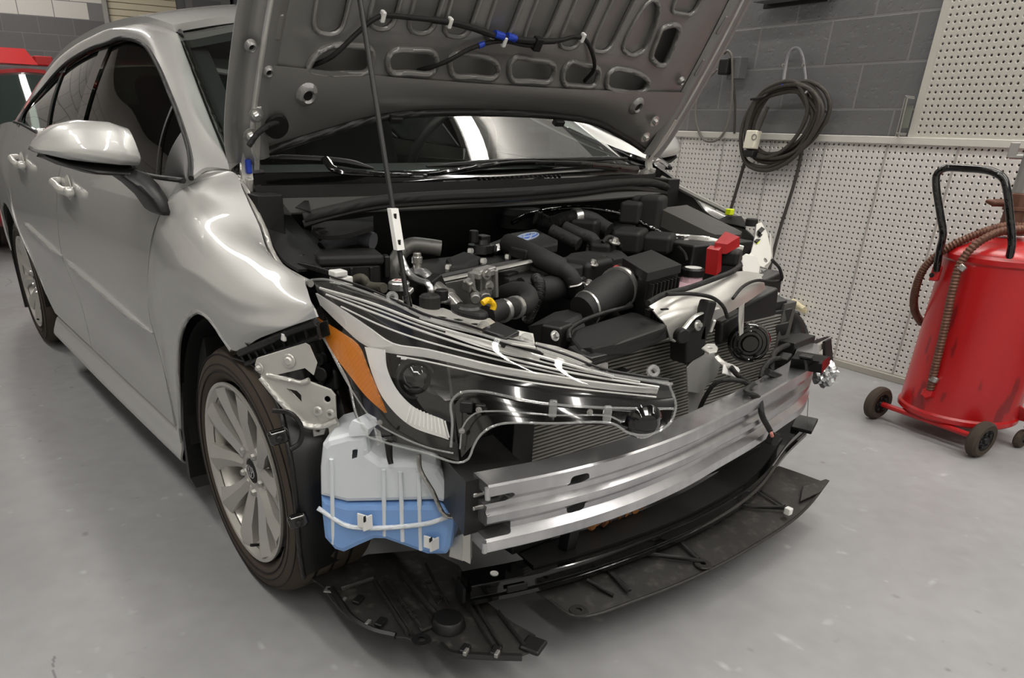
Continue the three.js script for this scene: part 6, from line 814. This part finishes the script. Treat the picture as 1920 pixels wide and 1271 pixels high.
// ---------- left side of the bay, battery, boxes
{
  const up = [0, 1, 0], fx = part('fuse_box', car);
  const top = [[0.4,0.862,0.128], [0.58,0.86,0.089], [0.6,0.803,0.279], [0.59,0.795,0.281], [0.47,0.803,0.28], [0.45,0.809,0.272]], low = top.map((p) => [p[0], p[1] - 0.045, p[2]]);
  mesh('lid', loftG([low, top], true, 0.4), std({ color: 0x3b3a37, roughness: 0.6 }), fx); mesh('case', loftG([low.map((p) => [p[0], p[1] - 0.12, p[2] - 0.01]), low], true, 0.4), M.black, fx);
  for (const [p, s] of [[[0.35,0.848,0.073], [0.08, 0.06, 0.06]], [[0.4,0.851,0.08], [0.06, 0.08, 0.08]]]) mesh('bracket', boxG(p, s, [0, 0.5, 0], 0.01), M.soft, fx);
  mesh('pale_bracket', sweepG([[0.4,0.841,-0.01], [0.4,0.851,0.009], [0.45,0.855,0.007], [0.5,0.855,0.047]], 0.012, 20, 8, { flat: 0.5 }), M.silver, fx);
  const bt = part('battery', car), B = [0.42,0.753,0.288];
  mesh('case', boxG([0.44, 0.7, 0.26], [0.24, 0.18, 0.16], [0, -0.1, 0], 0.006), M.black, bt); mesh('clamp_bar', sweepG([[0.4,0.791,0.22], [0.42,0.791,0.297], [0.5,0.77,0.352]], 0.01, 12, 8, { flat: 0.5 }), M.silver, bt); mesh('clamp_bar', sweepG([[0.36,0.801,0.207], [0.45,0.795,0.275]], 0.004, 8, 8), M.zinc, bt); mesh('terminal', mg(boxG([0.4,0.781,0.243], [0.05, 0.012, 0.03], [0, 0.4, 0]), boltG([0.39,0.782,0.242], up, 0.008)), M.zinc, bt);
  mesh('red_cover', mg(loftG([[[0.34,0.774,0.371], [0.36,0.775,0.396], [0.4,0.792,0.405], [0.38,0.799,0.384]], [[0.34,0.801,0.369], [0.36,0.799,0.394], [0.4,0.816,0.4], [0.38,0.827,0.368]]], true, 0.4)), M.redPl, bt);
  mesh('red_cover', mg(loftG([[[0.32,0.725,0.369], [0.33,0.722,0.397], [0.35,0.732,0.396], [0.34,0.735,0.372]], [[0.32,0.787,0.361], [0.33,0.785,0.392], [0.35,0.793,0.386], [0.34,0.793,0.357]]], true, 0.4)), M.redPl, bt); mesh('cable_elbow', boxG([0.4,0.762,0.385], [0.06, 0.04, 0.05], [0, 0.4, 0], 0.01), M.black, bt);
  const pk = part('coolant_bottle', car), pc = [0.3,0.677,0.344];
  mesh('bottle', latheG([[0.02, -0.08], [0.05, -0.08], [0.056, -0.07], [0.056, 0.0], [0.05, 0.014], [0.03, 0.024], [0.026, 0.042]], pc, up, 28), phy({ color: 0xd9b6be, roughness: 0.4, transmission: 0.2, thickness: 0 }), pk); const cc = [pc[0], pc[1] + 0.04, pc[2]];
  mesh('cap', latheG([[0.03, 0], [0.031, 0.016], [0.028, 0.02], [0, 0.02]], cc, up, 24), M.plastic, pk); mesh('cap_label', plateG(ring3([cc[0], cc[1] + 0.0215, cc[2]], up, 0.022, 22), up, 0.001, [], 0), M.white, pk); mesh('overflow', sweepG([[0.3,0.753,0.32], [0.3,0.768,0.311], [0.28,0.787,0.302]], 0.004, 14, 6), M.black, pk);
  // left apron, pushed and bared by the damage
  const la = part('left_apron', car), n = [-0.5, 0.6, 0.6];
  mesh('top_plate', plateG([[0.52,0.755,0.363], [0.53,0.766,0.367], [0.57,0.804,0.346], [0.6,0.821,0.311], [0.62,0.83,0.319], [0.62,0.821,0.341], [0.62,0.808,0.354], [0.6,0.749,0.387], [0.58,0.735,0.396], [0.55,0.723,0.397], [0.54,0.725,0.39], [0.54,0.755,0.376]], n, 0.005, [ring3([0.57,0.738,0.385], n, 0.006)]), M.silver, la);
  mesh('side_skirt', plateG([[0.62,0.808,0.354], [0.63,0.793,0.361], [0.61,0.743,0.389], [0.57,0.718,0.399], [0.55,0.723,0.397], [0.6,0.749,0.387]], [0.2, 0.2, 1], 0.004), M.silver, la);
  mesh('inner_plate', plateG([[0.48,0.715,0.378], [0.5,0.75,0.353], [0.51,0.758,0.358], [0.53,0.754,0.38], [0.53,0.724,0.396], [0.52,0.709,0.403], [0.49,0.712,0.385]], [-0.6, 0.3, 0.8], 0.004, [ring3([0.5,0.74,0.367], [-0.6, 0.3, 0.8], 0.008)]), M.silver, la);
  for (const [p, s] of [[[0.6,0.81,0.336], [0.03, 0.003, 0.012]], [[0.59,0.799,0.341], [0.012, 0.003, 0.012]], [[0.58,0.786,0.344], [0.035, 0.003, 0.01]]]) mesh('label_mark', boxG([p[0] - 0.003, p[1] + 0.004, p[2] + 0.003], s, [0.5, 0.4, 0.3], 0), M.black, la); mesh('label_mark', boxG([[0.58,0.782,0.347][0] - 0.003, [0.58,0.782,0.347][1] + 0.004, [0.58,0.782,0.347][2] + 0.003], [0.03, 0.003, 0.006], [0.5, 0.4, 0.3], 0), M.lime, la);
  mesh('stop_rubber', cylG([0.6,0.821,0.303], up, 0.017, 0.02), M.rubber, la); mesh('strut_plate', plateG([[0.52,0.69,0.427], [0.54,0.696,0.431], [0.56,0.664,0.454], [0.54,0.621,0.466], [0.52,0.634,0.459]], [-0.6, 0.1, 0.8], 0.004), M.silver, la); mesh('strut_plate', plateG([[0.53,0.649,0.45], [0.56,0.664,0.454], [0.55,0.627,0.465], [0.56,0.594,0.477], [0.53,0.593,0.469]], [-0.3, 0.2, 1], 0.004), M.silver, la); mesh('torn_edge', sweepG([[0.55,0.69,0.431], [0.57,0.687,0.439], [0.58,0.692,0.445], [0.58,0.68,0.438]], 0.006, 14, 6, { flat: 0.4 }), M.silver, la);
  mesh('seal_flap', plateG([[0.68,0.811,0.127], [0.7,0.833,0.151], [0.7,0.835,0.203], [0.68,0.821,0.233], [0.66,0.811,0.245], [0.67,0.811,0.2]], [-0.4, 0.8, 0.3], 0.01), M.rubber, la); mesh('seal_clip', boxG([0.69,0.842,0.167], [0.02, 0.018, 0.02]), M.lime, la);
  mesh('liner_arch', sweepG([[0.56,0.583,0.437], [0.6,0.592,0.447], [0.64,0.568,0.462], [0.64,0.519,0.483], [0.6,0.478,0.497]], 0.03, 30, 10), M.plastic, la); for (const [p, s] of [[[0.5,0.617,0.479], [0.09, 0.04, 0.05]], [[0.5,0.579,0.494], [0.07, 0.04, 0.03]], [[0.48,0.599,0.466], [0.1, 0.12, 0.04]]]) mesh('module_bracket', boxG(p, s, [0.2, -0.3, 0.1], 0.006), M.plastic, la);
  mesh('fender_edge', sweepG([[0.73,0.919,-0.138], [0.745,0.875,-0.013], [0.755,0.843,0.088], [0.75,0.815,0.185]], 0.008, 24, 6), M.silver, la);
}
// ---------- tie bar, brace, radiator, horn
{
  const tb = part('radiator_tie_bar', car);
  const r0 = [[-0.107,0.724,0.53], [-0.032,0.737,0.52], [0.114,0.746,0.51], [0.279,0.752,0.49], [0.449,0.725,0.46]], r1 = [[-0.11,0.704,0.565], [-0.042,0.714,0.57], [0.093,0.719,0.565], [0.181,0.723,0.55], [0.374,0.73,0.5]], r2 = [[-0.1,0.691,0.575], [-0.048,0.699,0.58], [0.085,0.708,0.575], [0.178,0.714,0.56], [0.378,0.722,0.505]], r3 = [[-0.06,0.644,0.57], [-0.003,0.655,0.57], [0.12,0.673,0.565], [0.234,0.688,0.55], [0.405,0.697,0.5]];
  mesh('channel', sheetG([r3, r2, r1, r1.map((p, i) => [lerp(p[0], r0[i][0], 0.4), lerp(p[1], r0[i][1], 0.4) + 0.006 * (i % 2), lerp(p[2], r0[i][2], 0.4)]), r0], 50, 20, 0.003), M.silver, tb);
  mesh('end_lip', sweepG([[-0.094,0.656,0.6], [-0.059,0.683,0.6], [-0.033,0.699,0.598], [0.079,0.702,0.58]], 0.006, 24, 6, { flat: 0.5 }), M.silver, tb);
  for (const p of [[0.179,0.732,0.52], [0.222,0.737,0.515], [-0.138,0.722,0.56], [-0.1,0.72,0.57]]) mesh('slot', boxG(p, [0.018, 0.003, 0.008], [0, -0.2, 0], 0.001), M.black, tb);
  const wire = (p, r = 0.007, m = M.rubber, q = tb) => mesh('wire', sweepG(p, r, 60, 8), m, q);
  wire([[-0.172,0.743,0.58], [-0.096,0.749,0.56], [-0.001,0.751,0.55], [0.124,0.756,0.53], [0.226,0.761,0.51], [0.268,0.769,0.5]], 0.0065); wire([[-0.114,0.755,0.58], [-0.028,0.747,0.585], [0.047,0.729,0.59], [0.07,0.711,0.6], [0.095,0.683,0.6]], 0.0042); wire([[0.134,0.718,0.58], [0.197,0.734,0.56], [0.306,0.734,0.53], [0.399,0.72,0.52], [0.416,0.723,0.53], [0.364,0.759,0.55], [0.286,0.79,0.57]], 0.0038);
  const bc = part('latch_brace', car), F = std({ color: 0x9c9c99, metalness: 0.35, roughness: 0.4 });
  mesh('column', loftG([[[0.053,0.39,0.58], [0.096,0.387,0.58], [0.135,0.407,0.56], [0.096,0.408,0.56]], [[0.021,0.513,0.58], [0.066,0.51,0.58], [0.109,0.53,0.56], [0.072,0.537,0.56]], [[-0.01,0.604,0.58], [0.04,0.606,0.58], [0.081,0.601,0.56], [0.043,0.607,0.56]]], true, 0.4), F, bc);
  mesh('plate', plateG([[-0.009,0.524,0.6], [0.035,0.512,0.6], [0.098,0.543,0.6], [0.103,0.575,0.6], [0.071,0.6,0.6], [0.078,0.618,0.6], [0.017,0.633,0.6], [-0.009,0.6,0.6], [-0.028,0.585,0.6]], [-0.3, 0.25, 1], 0.004), F, bc);
  mesh('top_tab', plateG([[-0.082,0.655,0.664], [-0.048,0.655,0.652], [-0.033,0.655,0.662], [-0.052,0.655,0.684], [-0.073,0.652,0.696], [-0.097,0.652,0.694]], [0, 1, 0.3], 0.004, [ring3([-0.067,0.655,0.674], [0, 1, 0.3], 0.005)]), M.silver, bc);
  mesh('side_arm', sweepG([[0.063,0.6,0.61], [0.065,0.592,0.62], [0.078,0.582,0.63], [0.1,0.574,0.635]], 0.008, 16, 8, { flat: 0.5 }), M.silver, bc);
  mesh('side_tab', plateG([[0.056,0.568,0.64], [0.065,0.587,0.635], [0.099,0.581,0.63], [0.133,0.567,0.63], [0.141,0.558,0.63], [0.117,0.547,0.64]], [-0.3, 0.5, 0.8], 0.004, [[[0.084,0.568,0.636], [0.102,0.571,0.633], [0.11,0.562,0.634], [0.091,0.562,0.637]]]), M.white, bc);
  mesh('latch', mg(boxG([-0.012,0.639,0.58], [0.07, 0.08, 0.05], [0, 0, 0.2], 0.008), boxG([0.016,0.685,0.59], [0.03, 0.09, 0.03], [0, 0, -0.2], 0.006), cylG([-0.079,0.669,0.6], [-0.3, 0, 1], 0.016, 0.02)), M.black, bc); mesh('latch_pin', cylG([0.036,0.658,0.6], [0, 1, 0.2], 0.005, 0.03), M.zinc, bc); mesh('latch_bolt', boltG([-0.03,0.684,0.61], [0, 0.3, 1], 0.007), M.zinc, bc);
  const rd = part('radiator', car);
  const rad = (x0, x1, y0, y1, z) => { mesh('core', boxG([(x0 + x1) / 2, (y0 + y1) / 2, z - 0.02], [x1 - x0, y1 - y0, 0.03], [0, 0, 0], 0.002), std({ color: 0x33322f, roughness: 0.6 }), rd); const L = []; for (let y = y0 + 0.005; y < y1; y += 0.0085) L.push(boxG([(x0 + x1) / 2, y, z], [x1 - x0, 0.0046, 0.012], [0, 0, 0], 0)); const m = mesh('cooling_fins', mg(L), std({ color: 0x8f8d87, metalness: 0.3, roughness: 0.5 }), rd); m.userData.kind = 'stuff'; };
  rad(-0.4, 0.5, 0.24, 0.62, 0.5); mesh('side_tank', boxG([0.53, 0.44, 0.485], [0.06, 0.42, 0.05]), std({ color: 0x4a4946, roughness: 0.6 }), rd); mesh('side_tank', boxG([-0.43, 0.44, 0.485], [0.06, 0.42, 0.05]), M.plastic, rd); mesh('top_rail', boxG([0.02, 0.63, 0.47], [0.96, 0.02, 0.04]), M.plastic, rd); mesh('bottom_rail', boxG([0.02, 0.225, 0.5], [0.96, 0.03, 0.06]), M.plastic, rd);
  mesh('fan_shroud', boxG([0.03, 0.44, 0.4], [0.9, 0.42, 0.05]), M.black, rd);
  const lf = part('leaf_litter', car); { const cols = [0x8a5a2c, 0xa8703a, 0x6e4522]; for (let k = 0; k < 22; k++) { const x = -0.27 + rnd() * 0.27, p = [x, 0.214 + rnd() * 0.03, 0.535 + rnd() * 0.03], g = new THREE.IcosahedronGeometry(0.012 + rnd() * 0.008, 0); g.scale(1, 0.35, 0.8); g.rotateX(rnd() * 3); g.rotateZ(rnd() * 3); g.translate(...p); mesh('dry_leaf', g, std({ color: cols[k % 3], roughness: 0.8 }), lf); } }
  const hn = part('horn', car), hp = [0.256,0.594,0.57]; mesh('disc', latheG([[0, 0.024], [0.018, 0.024], [0.022, 0.018], [0.045, 0.016], [0.05, 0.008], [0.05, -0.004], [0.042, -0.014], [0, -0.02]], hp, [-0.75, 0.1, 0.65], 36), M.gloss, hn); for (const r of [0.03, 0.04]) mesh('ring', sweepG(ring3([hp[0] - 0.013, hp[1] + 0.002, hp[2] + 0.0115], [-0.75, 0.1, 0.65], r, 24), 0.002, 60, 6, { closed: true }), M.gloss, hn);
  mesh('bracket', plateG([[0.214,0.69,0.55], [0.236,0.69,0.55], [0.229,0.651,0.56], [0.213,0.627,0.57], [0.228,0.622,0.57], [0.212,0.616,0.57], [0.21,0.654,0.56]], [-0.5, 0.2, 0.8], 0.004), M.silver, hn);
  for (const [p, s] of [[[0.393,0.642,0.48], [0.16, 0.08, 0.05]], [[0.251,0.622,0.5], [0.1, 0.06, 0.05]], [[0.538,0.642,0.42], [0.1, 0.14, 0.05]], [[0.681,0.482,0.42], [0.12, 0.2, 0.05]]]) mesh('shade_block', boxG(p, s, [0, 0, 0.2], 0.01), M.plastic, hn);  // dark boxes added to stand in for the deep shade around the horn
  // loose loom over the beam
  const lm = part('loose_loom', car), w2 = (p, r) => mesh('wire', sweepG(p, r, 60, 8), M.rubber, lm);
  w2([[0.043,0.451,0.6], [0.032,0.509,0.62], [0.033,0.549,0.64], [0.047,0.56,0.66], [0.07,0.558,0.68], [0.106,0.542,0.68]], 0.0055); w2([[0.121,0.542,0.68], [0.049,0.545,0.71], [0.06,0.539,0.72], [0.092,0.521,0.72], [0.086,0.494,0.735], [0.136,0.449,0.73], [0.151,0.435,0.73]], 0.0065); w2([[0.081,0.579,0.64], [0.092,0.564,0.65], [0.114,0.548,0.66], [0.16,0.526,0.67], [0.2,0.532,0.66]], 0.006); w2([[0.302,0.519,0.62], [0.328,0.549,0.6], [0.424,0.548,0.56], [0.577,0.534,0.52], [0.714,0.524,0.48], [0.713,0.565,0.45], [0.689,0.594,0.42]], 0.0075); w2([[0.22,0.528,0.64], [0.243,0.546,0.63], [0.288,0.556,0.62], [0.365,0.543,0.6]], 0.006);
  mesh('connector', boxG([0.171,0.411,0.73], [0.026, 0.03, 0.02], [0, 0, -0.4], 0.004), M.black, lm); mesh('bare_wires', sweepG([[0.149,0.438,0.73], [0.148,0.432,0.735], [0.156,0.422,0.735]], 0.004, 8, 6), std({ color: 0xc77f74, roughness: 0.6 }), lm); mesh('connector', sweepG([[0.207,0.551,0.66], [0.253,0.533,0.66], [0.294,0.518,0.66]], 0.008, 6, 8), M.black, lm);
  const sm = part('sensor_module', car); mesh('case', loftG([[[0.349,0.53,0.639], [0.376,0.53,0.709], [0.475,0.53,0.678], [0.441,0.53,0.6]], [[0.315,0.565,0.656], [0.354,0.565,0.714], [0.416,0.565,0.7], [0.391,0.565,0.628]]], true, 0.4), M.gloss, sm); mesh('boss', boxG([0.347,0.57,0.676], [0.03, 0.006, 0.03], [0, 0.3, 0], 0.002), M.plastic, sm); mesh('plug', boxG([0.444,0.519,0.57], [0.05, 0.025, 0.03], [0, 0.3, 0.1], 0.005), M.black, sm);
  mesh('mount', plateG([[0.797,0.5,0.5], [0.839,0.504,0.5], [0.852,0.412,0.52], [0.797,0.408,0.53]], [-0.3, 0, 1], 0.01), M.plastic, sm); mesh('trim', plateG([[0.718,0.488,0.5], [0.875,0.494,0.48], [0.887,0.482,0.48], [0.772,0.468,0.5]], [0, 1, 0.6], 0.006), M.silver, sm); mesh('arm', plateG([[0.66,0.5,0.48], [0.885,0.489,0.45], [0.929,0.486,0.45], [0.74,0.484,0.48]], [0, 1, 0.5], 0.012), M.plastic, sm);
  { const g = new THREE.IcosahedronGeometry(0.032, 4), p = g.attributes.position; for (let i = 0; i < p.count; i++) { const x = p.getX(i), y = p.getY(i), z = p.getZ(i), k = 1 + 0.5 * (vn(x * 90 + 50, y * 90 + z * 70 + 50, 64) - 0.5) + 0.4 * (vn(x * 200 + 90, (y + z) * 200 + 90, 128) - 0.5); p.setXYZ(i, x * k * 0.9, y * k * 1.1, z * k); } g.translate(...[0.735,0.421,0.55]); mesh('torn_foil', toCreasedNormals(g, 0.2), M.alu, sm); }
  mesh('loose_thread', sweepG([[0.651,0.368,0.56], [0.669,0.315,0.56], [0.693,0.267,0.56]], 0.0012, 10, 5), M.cast, sm);
}

// ---------- red car parked further back, facing the camera
{
  const rc = thing('red_car', 'red car parked behind the silver sedan facing forward', 'car', [0.1, 0, -5.5]);
  M.redCar = phy({ color: 0xa81a20, roughness: 0.35, clearcoat: 1, clearcoatRoughness: 0.03 });
  const sec = (z, w, y0, y1, r = 0.06) => Array.from({ length: 32 }, (_, i) => { const a = i / 32 * 2 * PI, e = 0.45; return [w * Math.sign(Math.cos(a)) * Math.abs(Math.cos(a)) ** e, (y0 + y1) / 2 + (y1 - y0) / 2 * Math.sign(Math.sin(a)) * Math.abs(Math.sin(a)) ** e, z]; });
  mesh('body', loftG([sec(0.02, 0.66, 0.3, 0.66), sec(-0.02, 0.74, 0.24, 0.72), sec(-0.12, 0.82, 0.2, 0.77), sec(-0.5, 0.86, 0.18, 0.86), sec(-1.1, 0.87, 0.17, 0.93), sec(-2.4, 0.87, 0.17, 0.95), sec(-3.3, 0.84, 0.2, 0.93), sec(-3.7, 0.76, 0.28, 0.85)], true, 0), M.redCar, rc);
  mesh('windscreen', sheetG([[[-0.7, 0.93, -0.95], [0, 0.95, -0.82], [0.7, 0.93, -0.95]], [[-0.6, 1.18, -1.28], [0, 1.22, -1.16], [0.6, 1.18, -1.28]], [[-0.52, 1.37, -1.6], [0, 1.42, -1.48], [0.52, 1.37, -1.6]]], 20, 10, 0.006), phy({ color: 0x2c3532, roughness: 0.05, clearcoat: 1 }), rc);
  mesh('roof', sheetG([[[-0.54, 1.38, -1.58], [0, 1.44, -1.46], [0.54, 1.38, -1.58]], [[-0.54, 1.4, -2.2], [0, 1.47, -2.2], [0.54, 1.4, -2.2]], [[-0.52, 1.34, -2.9], [0, 1.4, -2.95], [0.52, 1.34, -2.9]]], 20, 14, 0.03), M.redCar, rc);
  for (const s of [-1, 1]) { mesh('front_pillar', sweepG([[s * 0.73, 0.92, -0.95], [s * 0.62, 1.18, -1.29], [s * 0.54, 1.38, -1.6]], 0.035, 20, 8), M.redCar, rc); mesh('side_window', sheetG([[[s * 0.8, 0.94, -1.2], [s * 0.82, 0.94, -2.9]], [[s * 0.57, 1.36, -1.65], [s * 0.56, 1.36, -2.8]]], 10, 5, 0.005), M.tint, rc); mesh('headlight', boxG([s * 0.6, 0.62, -0.05], [0.3, 0.12, 0.16], [0, s * -0.35, 0], 0.04), M.chrome, rc);
    for (const z of [-0.75, -3.1]) { const w = part('wheel', rc); mesh('tyre', latheG([[0.19, -0.1], [0.29, -0.1], [0.31, -0.07], [0.31, 0.07], [0.29, 0.1], [0.19, 0.1]], [s * 0.76, 0.31, z], [1, 0, 0], 36), M.tyre, w); mesh('rim', latheG([[0, 0.06], [0.1, 0.07], [0.19, 0.08], [0.2, 0.1]], [s * 0.76, 0.31, z], [s, 0, 0], 28), M.rim, w); } }
  mesh('rear_window', sheetG([[[-0.6, 0.95, -3.35], [0.6, 0.95, -3.35]], [[-0.5, 1.34, -2.92], [0.5, 1.34, -2.92]]], 10, 5, 0.005), M.tint, rc);
  mesh('bonnet_line', sweepG([[-0.7, 0.8, -0.2], [-0.66, 0.88, -0.6], [-0.68, 0.935, -0.95]], 0.012, 20, 6), M.redCar, rc);
  mesh('grille', boxG([0, 0.52, 0.01], [1.1, 0.16, 0.08], [0, 0, 0], 0.02), M.black, rc); for (let k = 0; k < 4; k++) mesh('grille_bar', boxG([0, 0.47 + k * 0.034, 0.054], [1.06, 0.008, 0.012]), M.chrome, rc);
  mesh('lower_grille', boxG([0, 0.32, 0.0], [1.2, 0.1, 0.08], [0, 0, 0], 0.02), M.black, rc); mesh('plate_trim', boxG([-0.2, 0.4, 0.03], [1.0, 0.012, 0.06]), M.steel, rc);
  const bx = thing('roof_case', 'red boxy case lying on the roof of the red car', 'case', [-0.05, 1.485, -7.35], 0.05);
  mesh('body', loftG([[[-0.5, 0, 0.16], [0.26, 0, 0.16], [0.26, 0, -0.16], [-0.5, 0, -0.16]], [[-0.48, 0.13, 0.12], [0.18, 0.13, 0.12], [0.18, 0.13, -0.12], [-0.48, 0.13, -0.12]]].reverse(), true, 0.4), M.red, bx); mesh('end_block', boxG([0.33, 0.04, 0.02], [0.16, 0.08, 0.2], [0, 0, 0], 0.01), M.redPl, bx);
}
// ---------- blue drawer cabinet added out of view to give blue reflections in the doors
{
  const tc = thing('added_blue_cabinet', 'blue drawer cabinet added out of view for blue reflections on the car', 'cabinet', rw(1.3, 0, 5.65), RA);
  const bl = phy({ color: 0x2a4c9a, roughness: 0.4, clearcoat: 0.5 });
  mesh('carcass', boxG([0, 0.55, 0], [0.5, 0.86, 0.9], [0, 0, 0], 0.01), bl, tc); mesh('worktop', boxG([0, 0.995, 0], [0.54, 0.03, 0.94]), M.black, tc);
  for (let k = 0; k < 5; k++) { const d = part('drawer', tc); mesh('front', boxG([0.255, 0.2 + k * 0.165, 0], [0.02, 0.15, 0.84], [0, 0, 0], 0.004), bl, d); mesh('handle', boxG([0.272, 0.25 + k * 0.165, 0], [0.02, 0.02, 0.7], [0, 0, 0], 0.006), M.steel, d); }
  for (const x of [-0.18, 0.18]) for (const z of [-0.36, 0.36]) mesh('caster', latheG([[0, -0.015], [0.05, -0.015], [0.06, -0.008], [0.06, 0.008], [0.05, 0.015], [0, 0.015]], [x, 0.06, z], [1, 0, 0], 20), M.tyre, tc);
}

renderer.render(scene, camera);
